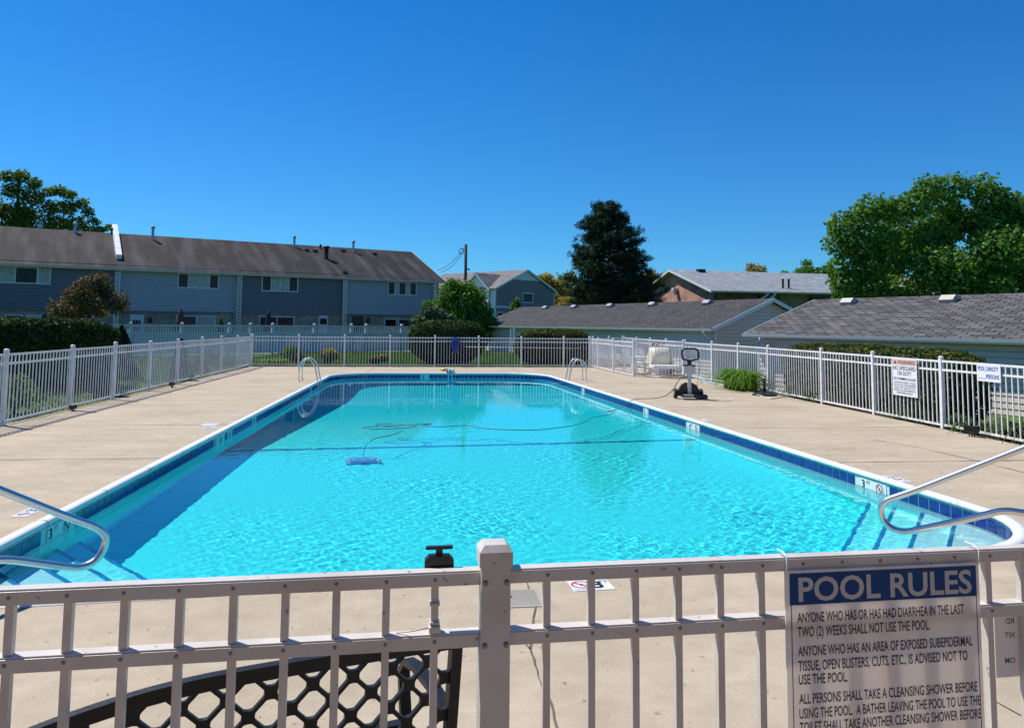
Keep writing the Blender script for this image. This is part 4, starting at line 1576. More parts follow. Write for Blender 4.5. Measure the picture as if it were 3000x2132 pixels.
# ------------------------------------------------------------------ pool cleaner, its cart and cables
cp_ = wp(1062, 1348, -1.1)
zc = floor_z(cp_.x, cp_.y)
t = thing('pool_cleaner', 'blue robotic pool cleaner on the floor of the shallow end', 'robot', (cp_.x, cp_.y, zc), radians(12))
t.scale = (0.74, 0.74, 0.74)
mb = MB()
mb.prism([(-0.22, 0.05), (0.22, 0.05), (0.24, 0.16), (0.16, 0.26), (-0.16, 0.26), (-0.24, 0.16)], -0.24, 0.24, 'x')
mb.build('body', mat('navy_cleaner_shell', (0.16, 0.26, 0.62), 0.4), t)
for s in (-1, 1):
    b_ = MB()
    b_.prism([(-0.24, 0.0), (0.24, 0.0), (0.27, 0.08), (0.2, 0.15), (-0.2, 0.15), (-0.27, 0.08)], s * 0.25 - (0.0 if s > 0 else 0.09), s * 0.25 + (0.09 if s > 0 else 0.0), 'x')
    b_.build('track', mat('blue_grey_track', (0.30, 0.42, 0.55), 0.5), t)
mb = MB()
mb.tube(smooth_path([(-0.17, -0.16, 0.262), (0.17, -0.16, 0.262), (0.2, 0, 0.262), (0.17, 0.16, 0.262), (-0.17, 0.16, 0.262), (-0.2, 0, 0.262), (-0.17, -0.16, 0.262)], 0.05), 0.013, 8)
mb.build('handle', M['lightgrey'], t)
def catmull(P, n=10):
    P = [Vector(p) for p in P]
    Q = [P[0]] + P + [P[-1]]
    out = []
    for i in range(1, len(Q) - 2):
        a, b, c, d = Q[i - 1], Q[i], Q[i + 1], Q[i + 2]
        for k in range(n):
            s = k / n
            out.append(0.5 * ((2 * b) + (c - a) * s + (2 * a - 5 * b + 4 * c - d) * s * s + (3 * b - a - 3 * c + d) * s ** 3))
    out.append(P[-1])
    return out
def wl(px, py, dz=0.004):
    q = gp(px, py, WZ + dz)
    return (q.x, q.y, q.z)
C0 = 800.0
def zz5(x, y): return (800 + 0.43764 * x, 1000 + 0.43764 * y)   # pixel in my zoomed view of the pool
path = [(cp_.x, cp_.y + 0.05, zc + 0.28), (cp_.x + 0.0, cp_.y + 0.35, zc + 0.62)]
path += [wl(*zz5(x, y)) for x, y in ((650, 670), (780, 630), (860, 600), (830, 575), (720, 568), (690, 556), (800, 553), (900, 562), (960, 568), (900, 578), (760, 585), (640, 588), (600, 580), (640, 572), (760, 566), (900, 560), (1000, 552), (1060, 552), (1000, 565), (1150, 570), (1300, 562), (1400, 580), (1560, 590), (1750, 592), (1900, 578), (2020, 560), (2110, 530), (2130, 512), (2250, 490), (2280, 475))]
path += [wl(1777, 1205), wl(1800, 1201), wl(1832, 1190)]
pe = gp(1843, 1172, 0.03)
path += [(pe.x - 0.02, pe.y, -0.05), (pe.x + 0.06, pe.y, 0.030)]
for a, b in ((1870, 1168), (1920, 1166), (1950, 1158), (1972, 1140), (1986, 1116)):
    q = gp(a, b, 0.012)
    path.append((q.x, q.y, 0.012))
q = gp(2005, 1104, 0.012)
path += [(q.x, q.y, 0.012), (q.x + 0.4, q.y - 0.1, 0.012)]
q2 = gp(2030, 1122, 0.012)
path += [(q2.x + 0.2, q2.y - 0.2, 0.012)]
tag(MB().tube(catmull(path, 8), 0.0065, 6).build('cleaner_cable', mat('slate_cable', (0.05, 0.075, 0.085), 0.5)), 'long thin cable looping on the water from the cleaner to the cart', 'cable')
q = gp(2030, 1172)
cx_, cy_ = q.x, q.y + 0.25
CART = thing('cleaner_cart', 'black wheeled cart with upright grey column and loop handle on the right deck', 'cart', (cx_, cy_, 0), radians(-8))
mb = MB()
mb.bbox(-0.03, 0.05, -0.03, 0.03, 0.12, 0.80, 0.008)
mb.build('column', M['lightgrey'], CART)
mb = MB().bbox(-0.035, 0.055, -0.035, 0.035, 0.80, 0.90, 0.01)
mb.build('neck', M['black'], CART)
hp = [(-0.14, 0, 0.93), (-0.17, -0.03, 1.10), (-0.13, -0.05, 1.185), (0.16, -0.05, 1.185), (0.23, -0.03, 1.10), (0.22, 0, 0.93), (0.04, 0.02, 0.90), (-0.14, 0, 0.93)]
MB().tube(smooth_path(hp, 0.05), 0.022, 10).build('handle', M['black'], CART)
mb = MB().bbox(-0.13, 0.15, -0.02, 0.10, 0.58, 0.78, 0.02)
mb.build('power_unit', M['lightgrey'], CART)
MB().bbox(-0.14, 0.16, -0.03, 0.11, 0.775, 0.80, 0.008).build('power_unit_lid', M['black'], CART)
mb = MB()
mb.prism([(-0.26, 0.07), (0.26, 0.07), (0.25, 0.2), (0.18, 0.33), (0.08, 0.38), (-0.06, 0.38), (-0.16, 0.33), (-0.24, 0.2)], 0.03, 0.16, 'y')
mb.build('cleaner_holder', M['black'], CART)
for x in (-0.30, 0.30):
    w_ = MB().lathe([(0.05, -0.035), (0.10, -0.04), (0.12, -0.025), (0.12, 0.025), (0.10, 0.04), (0.05, 0.035)], (x, 0.12, 0.12), 18, 'x')
    wh = w_.build('wheel', M['rubber'], CART)
    MB().lathe([(0.055, -0.042), (0.055, 0.042)], (x, 0.12, 0.12), 12, 'x').build('hub', M['grey'], wh)
mb = MB()
mb.bbox(-0.20, 0.10, -0.22, 0.05, 0.05, 0.12, 0.02)
mb.bbox(0.10, 0.40, -0.20, 0.0, 0.03, 0.12, 0.03)
mb.build('base', M['black'], CART)
MB().bbox(-0.17, 0.07, -0.225, -0.15, 0.07, 0.125, 0.012).build('foot_pad', M['grey'], CART)
MB().tube(catmull([(0.22, 0.0, 0.93), (0.27, 0.03, 0.8), (0.24, 0.05, 0.6), (0.21, 0.05, 0.35), (0.2, 0.04, 0.16)], 6), 0.006, 6).build('power_lead', M['wire'], CART)

# hoses lying on the right deck
hp = [gp(*q, 0.012) for q in ((1990, 1107), (2030, 1101), (2060, 1112), (2080, 1120), (2110, 1125), (2150, 1136), (2200, 1150), (2250, 1166), (2270, 1166), (2290, 1163), (2320, 1160))]
tag(MB().tube(catmull([(p.x, p.y, 0.012) for p in hp], 8), 0.013, 8).build('garden_hose', M['hosewhite']), 'pale garden hose lying along the foot of the right fence', 'hose')
hp = [gp(*q) for q in ((2036, 1110), (2055, 1112), (2075, 1119), (2098, 1127), (2115, 1129))]
tag(MB().tube(catmull([(p.x, p.y + 0.25, 0.014) for p in hp], 8), 0.014, 8).build('garden_hose', M['lightblue']), 'light blue hose on the deck behind the cleaner cart', 'hose')
hp = []
c_ = gp(1985, 1107)
for k in range(34):
    a = k * 0.5
    r = 0.62 - 0.006 * k
    hp.append((c_.x + cos(a) * r * 1.0, c_.y + sin(a) * r * 0.9, 0.012 + 0.004 * k / 6))
tag(MB().tube(catmull(hp, 4), 0.011, 6).build('coiled_cable', M['hosebrown']), 'loosely coiled brown cable on the deck left of the cleaner cart', 'cable')

# umbrella base
p = gp(2290, 1158)
t = thing('umbrella_base', 'flat black umbrella base with short tube beside the right fence', 'umbrella base', (p.x - 0.45, p.y, 0))
MB().lathe([(0.30, 0.0), (0.30, 0.02), (0.27, 0.045), (0.12, 0.075), (0.05, 0.085)], (0, 0, 0), 28).build('base_plate', M['black'], t)
MB().lathe([(0.034, 0.08), (0.034, 0.42), (0.030, 0.425)], (0, 0, 0), 14).build('tube', M['black'], t)

# spot lamps at the foot of the fences
def spot(label, loc, rz, sc=1.0):
    t = thing('spot_lamp', label, 'lamp', loc, rz)
    mb = MB()
    mb.prism([(-0.13, 0.20), (0.13, 0.20), (0.12, 0.10), (0.07, 0.06), (-0.07, 0.06), (-0.12, 0.10)], -0.07, 0.03)
    mb.build('lamp_head', M['black'], t)
    mb = MB()
    mb.box(-0.12, 0.12, -0.076, -0.071, 0.108, 0.192)
    mb.build('lens', M['glass'], t)
    mb = MB()
    for x in (-0.05, 0, 0.05):
        mb.tube([(x, -0.02, 0.08), (x, -0.02, 0.0)], 0.012, 8)
    mb.build('stake', M['black'], t)
    t.scale = (sc, sc, sc)
    return t
spot('black spot lamp low at the foot of the right fence below the capacity sign', (8.63, 11.2, 0), radians(-70), 0.85)
spot('small black spot lamp at the foot of the left fence between two junipers', (-6.72, 20.5, 0), radians(80), 0.7)
spot('small black spot lamp at the foot of the left fence beside the leafy shrub', (-6.78, 15.2, 0), radians(75), 0.55)

# far end: spout with coloured toys, blue hose bag, pole on the fence
p = gp(1318, 1091)
t = thing('water_spout', 'teal spout with two white pipes on the far edge of the pool', 'spout', (p.x, PFAR + 0.06, 0))
MB().bbox(-0.13, 0.14, -0.14, 0.16, 0.018, 0.12, 0.03).build('housing', M['teal'], t)
mb = MB()
for x in (-0.05, 0.07):
    mb.tube(smooth_path([(x, 0.0, 0.10), (x, -0.16, 0.10), (x, -0.16, -0.45)], 0.05), 0.018, 8)
mb.build('pipe', M['plastic'], t)
p = gp(1302, 1082)
t = thing('pool_float', 'yellow and red pool toy lying on the deck at the far end', 'toy', (0.5, 27.6, 0), 0.2)
t.scale = (0.5, 0.5, 0.6)
mb = MB().lathe([(0.02, 0.0), (0.26, 0.03), (0.30, 0.09), (0.24, 0.15), (0.02, 0.17)], (0, 0, 0), 16)
mb.build('cushion', M['yellow'], t)
MB().bbox(0.05, 0.36, -0.24, 0.0, 0.005, 0.10, 0.03).build('red_end', M['red'], t)
u0 = gp(1315, 1074).x
t = thing('hose_bag', 'bright blue vinyl bag hanging on the far white fence', 'bag', (0.98, 30.22, 0))
rb = random.Random(4)
mb = MB()
prof_ = [(0.13, 1.14), (0.155, 1.05), (0.16, 0.92), (0.15, 0.80), (0.125, 0.70), (0.09, 0.60), (0.03, 0.53)]
nn = 20
for i, (r_, z_) in enumerate(prof_):
    for k in range(nn):
        a = 2 * pi * k / nn
        rr_ = 1 + 0.10 * sin(a * 5 + i) + rb.uniform(-0.05, 0.05)
        mb.v.append((r_ * rr_ * cos(a), -0.09 + 0.085 * rr_ * sin(a), z_))
for i in range(len(prof_) - 1):
    for k in range(nn):
        mb.f.append((i * nn + k, i * nn + (k + 1) % nn, (i + 1) * nn + (k + 1) % nn, (i + 1) * nn + k))
        mb.smooth.append(True)
mb.build('bag', M['blue'], t)
mb = MB()
for x in (-0.10, 0.0, 0.1):
    mb.tube([(x, -0.185, 1.05), (x + 0.02, -0.19, 0.85), (x - 0.01, -0.17, 0.66)], 0.014, 6)
for x in (-0.12, 0.12):
    mb.tube([(x, -0.09, 1.10), (x, -0.06, 1.19), (x, 0.04, 1.18)], 0.01, 6)
mb.build('fold_straps', M['blue'], t)
za = 0.86
tag(MB().tube([(1.4, 30.16, 0.80), (7.0 - 0.9, 30.17, 0.77)], 0.014, 8).build('skimmer_pole', M['lightgrey']), 'thin pale pole hung level along the far white fence', 'pole')

# equipment in the fenced corner
t = thing('plastic_tank', 'cream round plastic tank in the fenced corner', 'tank', (gp(1932, 1093).x, gp(1932, 1093).y, 0.0), 0.0)
t.scale = (0.88, 0.88, 0.9)
MB().lathe([(0.30, -0.42), (0.42, -0.36), (0.46, -0.2), (0.46, 0.2), (0.42, 0.36), (0.30, 0.42)], (0, 0, 0.62), 24, 'x').build('vessel', M['cream'], t)
MB().bbox(-0.36, 0.36, -0.3, 0.3, 0.0, 0.2, 0.02).build('cradle', M['plastic'], t)
mb = MB()
for x in (-0.28, -0.1, 0.12):
    mb.tube([(x, 0, 1.05), (x, 0, 1.18), (x + 0.12, 0, 1.18)], 0.025, 8)
mb.build('valve', M['black'], t)
t = thing('pool_pump', 'small black pump standing right of the cream tank', 'pump', (gp(1966, 1092).x, gp(1966, 1092).y, 0.0))
MB().lathe([(0.09, 0), (0.1, 0.05), (0.1, 0.32), (0.06, 0.38)], (0, 0, 0.1), 14).build('motor', M['black'], t)
MB().bbox(-0.14, 0.14, -0.12, 0.12, 0, 0.1, 0.02).build('foot', M['black'], t)
def plastic_chair(label, x, y, rz):
    t = thing('plastic_chair', label, 'chair', (x, y, 0), rz)
    mb = MB().bbox(-0.25, 0.25, -0.25, 0.25, 0.36, 0.40, 0.015)
    mb.build('seat', M['plastic'], t)
    bk = MB()
    for i in range(5):
        xx = -0.2 + i * 0.1
        bk.obar((xx, 0.25, 0.40), (xx, 0.36, 0.90 - 0.02 * abs(i - 2)), 0.08, 0.02, up=(0, 1, 0.2))
    bk.obar((-0.24, 0.31, 0.66), (0.24, 0.31, 0.66), 0.02, 0.06)
    bk.build('backrest', M['plastic'], t)
    for sx in (-1, 1):
        a = MB().obar((sx * 0.26, -0.26, 0.58), (sx * 0.26, 0.3, 0.60), 0.09, 0.025)
        a.build('armrest', M['plastic'], t)
        for sy in (-1, 1):
            MB().obar((sx * 0.24, sy * 0.23, 0.58 if sy < 0 else 0.38), (sx * 0.27, sy * 0.27, 0), 0.06, 0.05).build('leg', M['plastic'], t)
    return t
plastic_chair('white plastic armchair in the fenced corner, the one nearest the pool', gp(1858, 1094).x, gp(1858, 1094).y, radians(40))
plastic_chair('white plastic armchair in the fenced corner, pushed against the cream tank', gp(1890, 1091).x, gp(1890, 1091).y, radians(25))
t = thing('plastic_lounger', 'low white plastic lounger in front of the tank in the fenced corner', 'lounger', (gp(1960, 1098).x, gp(1960, 1098).y, 0))
MB().bbox(-0.65, 0.62, -0.28, 0.28, 0.22, 0.34, 0.03).build('bed', M['plastic'], t)
for sx in (-0.5, 0.5):
    MB().bbox(sx - 0.04, sx + 0.04, -0.26, 0.26, 0, 0.22, 0.01).build('leg', M['plastic'], t)

# ------------------------------------------------------------------ signs on the right fence
def rsign(px0, py0, px1, py1, xw=8.765):
    """vertical plane x = xw: returns y of the left edge, y of the right edge, z top, z bottom"""
    a, za_ = onplane(px0, py0, (xw, 0), (0, -1))
    b, zb_ = onplane(px1, py1, (xw, 0), (0, -1))
    return -a, -b, za_, zb_
ya, yb, za_, zb_ = rsign(2614, 1049, 2689.6, 1166)
SWd = ya - yb
t = thing('warning_sign', 'white warning sign with faded orange heading on the right fence', 'sign', (8.762, ya, 0), -pi / 2)
zt, zb = za_ - 0.0, zb_
hh = zt - zb
MB().bbox(0, SWd, -0.004, 0.003, zb, zt, 0.0015).build('board', M['signbright'], t)
MB().add([(0.015, -0.0052, zt - 0.165 * hh), (SWd - 0.015, -0.0052, zt - 0.165 * hh), (SWd - 0.015, -0.0052, zt - 0.012), (0.015, -0.0052, zt - 0.012)], [(0, 1, 2, 3)]).build('heading_band', M['signred'], t)
OO = (0, -0.0065, 0)
MB().add([(SWd * 0.06, -0.0065, zt - 0.135 * hh), (SWd * 0.21, -0.0065, zt - 0.135 * hh), (SWd * 0.135, -0.0065, zt - 0.035 * hh)], [(0, 1, 2)]).build('alert_triangle', M['inkgrey'], t)
put_text('WARNING', M['inkgrey'], t, OO, LX, LZ, SWd * 0.25, zt - 0.138 * hh, width=SWd * 0.68, height=0.095 * hh, bold=0.02)
put_text('NO LIFEGUARD', M['inkgrey'], t, OO, LX, LZ, SWd * 0.04, zt - 0.305 * hh, width=SWd * 0.92, height=0.11 * hh, bold=0.012)
put_text('ON DUTY', M['inkgrey'], t, OO, LX, LZ, SWd * 0.5, zt - 0.445 * hh, width=SWd * 0.56, height=0.11 * hh, bold=0.012, align='c')
put_text('NO SWIMMING ALONE', M['inkgrey'], t, OO, LX, LZ, SWd * 0.05, zt - 0.575 * hh, width=SWd * 0.90, height=0.072 * hh, bold=0.01)
for i, (tx, wd) in enumerate((('CHILDREN UNDER 14 YEARS', 0.86), ('OF AGE AND NONSWIMMERS', 0.90), ('SHALL NOT USE THE POOL', 0.86), ('UNLESS ACCOMPANIED BY A', 0.90), ('RESPONSIBLE ADULT.', 0.66))):
    put_text(tx, M['inkgrey'], t, OO, LX, LZ, SWd * 0.5, zt - (0.665 + 0.07 * i) * hh, width=SWd * wd, height=0.05 * hh, align='c')
ya, yb, za_, zb_ = rsign(2862, 1063, 2933.5, 1122)
SWd = ya - yb
t = thing('capacity_sign', 'small white pool capacity sign with blue letters on the right fence', 'sign', (8.762, ya, 0), -pi / 2)
hh = za_ - zb_
zt, zb = za_, zb_
MB().bbox(0, SWd, -0.004, 0.003, zb, zt, 0.0015).build('board', M['signbright'], t)
put_text('POOL CAPACITY', M['inkblue'], t, OO, LX, LZ, SWd * 0.06, zt - 0.40 * hh, width=SWd * 0.86, height=0.24 * hh, bold=0.015)
put_text('PERSONS', M['inkblue'], t, OO, LX, LZ, SWd * 0.94, zt - 0.82 * hh, width=SWd * 0.54, height=0.23 * hh, bold=0.015, align='r')
MB().add([(SWd * 0.06, -0.0062, zt - 0.85 * hh), (SWd * 0.38, -0.0062, zt - 0.85 * hh), (SWd * 0.38, -0.0062, zt - 0.83 * hh), (SWd * 0.06, -0.0062, zt - 0.83 * hh)], [(0, 1, 2, 3)]).build('blank_line', M['inkblue'], t)

# ------------------------------------------------------------------ buildings
def gable_roof(t, x0, x1, W, eave, rise, oh, rk, m, th=0.16, fascia=None, name='roof'):
    """ridge along local x at y = W/2"""
    sl_ = rise / (W / 2)
    r = None
    mb = MB()
    for s in (0, 1):
        ye, yr = (-oh, W / 2) if s == 0 else (W + oh, W / 2)
        ze, zr = eave - oh * sl_, eave + rise
        mb.add([(x0 - rk, ye, ze), (x1 + rk, ye, ze), (x1 + rk, yr, zr), (x0 - rk, yr, zr), (x0 - rk, ye, ze - th), (x1 + rk, ye, ze - th), (x1 + rk, yr, zr - th), (x0 - rk, yr, zr - th)],
               [(0, 1, 2, 3), (7, 6, 5, 4), (0, 4, 5, 1), (0, 3, 7, 4), (1, 5, 6, 2)])
    r = mb.build(name, m, t)
    # rake boards
    fb = MB()
    for x, sx in ((x0 - rk - 0.012, -1), (x1 + rk + 0.012, 1)):
        for ye in (-oh, W + oh):
            fb.obar((x, ye, eave - oh * sl_ - th * 0.55), (x, W / 2, eave + rise - th * 0.55), 0.022, th * 1.25)
    fb.build('rake_board', fascia or M['trim'], r)
    return r
def gutter(t, x0, x1, oh, eave, sl_, m=None, name='gutter'):
    z = eave - oh * sl_
    mb = MB()
    mb.prism([(-oh - 0.13, z - 0.02), (-oh - 0.11, z - 0.10), (-oh - 0.06, z - 0.15), (-oh - 0.005, z - 0.15), (-oh - 0.005, z - 0.02)], x0, x1, 'x')
    mb.build(name, m or M['gutter'], t)
def window(t, u0, u1, z0, z1, panes, y=-0.034, fr=0.06, frame_m=None, name='window', bars=()):
    """window standing on a wall facing -y: frame ring and panes of the given materials (width share, material)"""
    mb = MB()
    d = 0.05
    mb.box(u0, u1, y - d, y, z1 - fr, z1)
    mb.box(u0, u1, y - d, y, z0, z0 + fr)
    mb.box(u0, u0 + fr, y - d, y, z0 + fr, z1 - fr)
    mb.box(u1 - fr, u1, y - d, y, z0 + fr, z1 - fr)
    wsum = sum(p[0] for p in panes)
    x = u0 + fr
    xs_ = []
    for i, (wd, m) in enumerate(panes):
        x2 = x + (u1 - u0 - 2 * fr) * wd / wsum
        xs_.append((x, x2, m))
        if i:
            mb.box(x - 0.025, x + 0.025, y - d + 0.004, y, z0 + fr, z1 - fr)
        x = x2
    for (bx, bz) in bars:
        pass
    w_ = mb.build(name, frame_m or M['trim'], t)
    for a, b, m in xs_:
        MB().add([(a, y - 0.022, z0 + fr), (b, y - 0.022, z0 + fr), (b, y - 0.022, z1 - fr), (a, y - 0.022, z1 - fr)], [(0, 1, 2, 3)]).build('pane', m, w_)
    return w_

# ---- the long townhouse row on the left
T0 = cw((0 - 1500) / F * 42.7, 42.7)
T1 = cw((1306 - 1500) / F * 57.5, 57.5)
td = unit(T1[0] - T0[0], T1[1] - T0[1])
TL = hypot(T1[0] - T0[0], T1[1] - T0[1])
OHT = 0.5
tn = (-td[1], td[0])
# facade plane stands OHT behind the gutter line
TF0 = (T0[0] + tn[0] * OHT, T0[1] + tn[1] * OHT)
town = thing('townhouse_row', 'long blue grey townhouse row with weathered dark shingle roof on the left', 'building', (TF0[0], TF0[1], -0.05), atan2(td[1], td[0]))
def tu(px, py): return onplane(px, py, TF0, td)
def tx_(px): return tu(px, 900)[0]
EAV = tu(0, 800)[1] * 0 + 5.15
ridge_w = 2 * (6.65 - OHT)
X0, X1 = -9.0, TL - 0.35
brkz = 2.42
divs = [X0, tu(342, 850)[0], tu(698, 850)[0], tu(1005, 850)[0], X1]
walls_m = ['siding_dark', 'siding_blue', 'siding_dark', 'siding_blue']
for i in range(4):
    MB().laps(lambda z, i=i: (divs[i], divs[i + 1]), brkz, EAV + 0.1, lambda u, o, z: (u, -o, z), 0.17, 0.035).build('siding_wall', M[walls_m[i]], town)
MB().add([(X0, 0.10, 0), (X1, 0.10, 0), (X1, 0.10, brkz + 0.02), (X0, 0.10, brkz + 0.02)], [(0, 1, 2, 3)]).build('brick_wall', M['tanbrick'], town)
mb = MB().box(X0, X1, 0.001, 0.11, brkz - 0.10, brkz - 0.001)
mb.build('band_board', M['siding_dark'], town)
mb = MB()
mb.add([(X1, 0, 0), (X1, ridge_w, 0), (X1, ridge_w, EAV), (X1, ridge_w / 2, EAV + 2.55), (X1, 0, EAV)], [(0, 1, 2, 3, 4)])
mb.add([(X0, 0, 0), (X0, ridge_w, 0), (X0, ridge_w, EAV), (X0, ridge_w / 2, EAV + 2.55), (X0, 0, EAV)], [(0, 1, 2, 3, 4)])
mb.add([(X0, ridge_w, 0), (X1, ridge_w, 0), (X1, ridge_w, EAV), (X0, ridge_w, EAV)], [(0, 1, 2, 3)])
mb.build('end_wall', M['siding_blue'], town)
RISE = 2.62
SLT = RISE / (ridge_w / 2)
gable_roof(town, X0, X1, ridge_w, EAV + 0.08, RISE, OHT, 0.35, M['roof_town'])
gutter(town, X0 - 0.35, X1 + 0.35, OHT, EAV + 0.08, SLT)
MB().box(X0, X1, -OHT + 0.01, -0.02, EAV - 0.22, EAV - 0.19).build('soffit', M['gutter'], town)
for px in (342, 698, 1005, 1268):
    u = tu(px, 850)[0]
    mb = MB()
    for s in (-0.12, 0.12):
        mb.box(u + s - 0.025, u + s + 0.025, -OHT + 0.04, -OHT + 0.09, 0, EAV - 0.2)
    z = 0.2
    while z < EAV - 0.4:
        mb.obar((u - 0.11, -OHT + 0.065, z), (u + 0.11, -OHT + 0.065, z + 0.19), 0.03, 0.05)
        mb.obar((u + 0.11, -OHT + 0.065, z + 0.001), (u - 0.11, -OHT + 0.065, z + 0.191), 0.02, 0.05)
        z += 0.22
    mb.build('trellis_post', M['lattice'], town)
for px in (690, 1256):
    u = tu(px, 850)[0]
    MB().tube(smooth_path([(u + 0.25, -OHT - 0.05, EAV - 0.2), (u + 0.25, -OHT - 0.05, EAV - 0.35), (u, -0.08, EAV - 0.75), (u, -0.08, 0.05)], 0.12), 0.045, 8).build('downspout', M['gutter'], town)
C, SC, G = M['curtain'], M['screen'], M['glass']
def twin(px0, py0, px1, py1, panes, **k):
    a, b = tu(px0, py0), tu(px1, py1)
    return window(town, a[0], b[0], min(a[1], b[1]) + 0.05, max(a[1], b[1]) + 0.05, panes, **k)
twin(-110, 775, 110, 832, [(1.1, C), (1.0, C), (0.9, G)])
twin(112, 780, 148, 834, [(1, C)])
twin(521, 800, 640, 847, [(0.9, SC), (2, C), (0.8, SC)])
twin(767, 808, 872, 856, [(0.8, SC), (0.85, C), (0.85, C), (0.8, SC)])
twin(1136, 825, 1219, 866, [(0.7, G), (0.5, C), (0.8, G), (0.5, C), (0.7, G)])
twin(516, 924, 633, 956, [(1, G), (1, C)], y=0.08)
twin(760, 926, 862, 958, [(1, G), (1, G)], y=0.08)
twin(1127, 933, 1163, 962, [(1, G)], y=0.08)
twin(1168, 934, 1210, 962, [(1, G)], y=0.08)
twin(15, 921, 63, 965, [(1, G)], y=0.08)
twin(76, 922, 120, 965, [(1, C)], y=0.08)
def tdoor(px0, px1, py0, m, lights=True):
    a, b = tu(px0, py0), tu(px1, py0)
    z = a[1] + 0.05
    d = MB().bbox(a[0], b[0], 0.01, 0.08, 0.05, z, 0.01).build('door', m, town)
    wd = b[0] - a[0]
    if lights:
        for i in range(3):
            for j in range(2):
                x = a[0] + wd * (0.22 + 0.19 * i)
                MB().box(x, x + wd * 0.16, 0.0, 0.009, z - 0.35 - 0.42 * j - 0.3, z - 0.35 - 0.42 * j).build('door_pane', M['glass'], d)
    MB().lathe([(0.03, 0), (0.03, -0.05)], (b[0] - 0.12, 0.0, 1.0), 8, 'y').build('door_knob', M['screw'], d)
tdoor(381, 423, 921, M['door'])
tdoor(934, 962, 924, M['door'], False)
a, b = tu(938, 931), tu(957, 948)
MB().box(a[0], b[0], -0.012, 0.009, b[1], a[1]).build('door_window', M['glass'], town)
tdoor(1033, 1065, 926, M['doorblack'], False)
for px, py in ((439.6, 936), (1078, 938), (131, 930)):
    a = tu(px, py)
    mb = MB().lathe([(0.03, -0.18), (0.09, -0.12), (0.11, 0.10), (0.05, 0.18), (0.015, 0.24)], (a[0], -0.05, a[1]), 8)
    mb.build('wall_lantern', M['black'], town)
# things that come through the roof
def on_roof(px, py):
    """point where the pixel's ray meets the townhouse's front roof slope, in local coordinates"""
    r = ray(px, py)
    d, n = Vector((td[0], td[1], 0)), Vector((tn[0], tn[1], 0))
    o = EYE - Vector((TF0[0], TF0[1], -0.05))
    # z = EAV+0.08 + y*SLT
    ry, oy = r.dot(n), o.dot(n)
    s = (EAV + 0.08 + oy * SLT - o.z) / (r.z - ry * SLT)
    q = o + r * s
    return q.dot(d), q.dot(n), q.z
for px, py, py2, rr_, m, nm in ((219.4, 681, 651, 0.09, 'gutter', 'vent_pipe'), (447, 702, 661, 0.09, 'gutter', 'vent_pipe'), (862, 723, 690, 0.085, 'gutter', 'vent_pipe'), (1035, 738, 704, 0.085, 'gutter', 'vent_pipe'),
                                (956, 758, 720, 0.15, 'black', 'flue_pipe'), (327, 686, 668, 0.06, 'black', 'vent_pipe'), (939, 727, 715, 0.06, 'black', 'vent_pipe')):
    x, y, z = on_roof(px, py)
    dist = (Vector((TF0[0], TF0[1], 0)) + Vector((td[0], td[1], 0)) * x + Vector((tn[0], tn[1], 0)) * y).to_3d().dot(FF)
    h = (py - py2) * dist / F
    MB().lathe([(rr_ * 1.6, -0.15), (rr_, 0.08), (rr_, h - 0.2), (rr_ * 1.5, h - 0.18), (rr_ * 1.5, h - 0.04), (rr_ * 1.1, h)], (x, y, z), 12).build(nm, M[m], town)
for px, py in ((117, 663), (898, 735), (923, 737), (1005, 736), (1097, 745), (1010, 800)):
    x, y, z = on_roof(px, py)
    MB().box(x - 0.16, x + 0.16, y - 0.16, y + 0.12, z - 0.1, z + 0.12).build('roof_vent', M['black'] if px > 200 else M['lightgrey'], town)
xa, ya_, za2 = on_roof(348, 760)
xb, yb_, zb2 = on_roof(348, 670)
fw = MB()
nS = 5
for i in range(nS):
    f0, f1 = i / nS, (i + 0.96) / nS
    P0 = Vector((xa, ya_, za2)).lerp(Vector((xa, yb_, EAV + 0.08 + yb_ * SLT)), f0)
    P1 = Vector((xa, ya_, za2)).lerp(Vector((xa, yb_, EAV + 0.08 + yb_ * SLT)), f1)
    fw.obar(P0 + Vector((0, 0, 0.14)), P1 + Vector((0, 0, 0.14)), 0.34, 0.36)
fw.build('fire_wall_cap', M['plastic'], town)

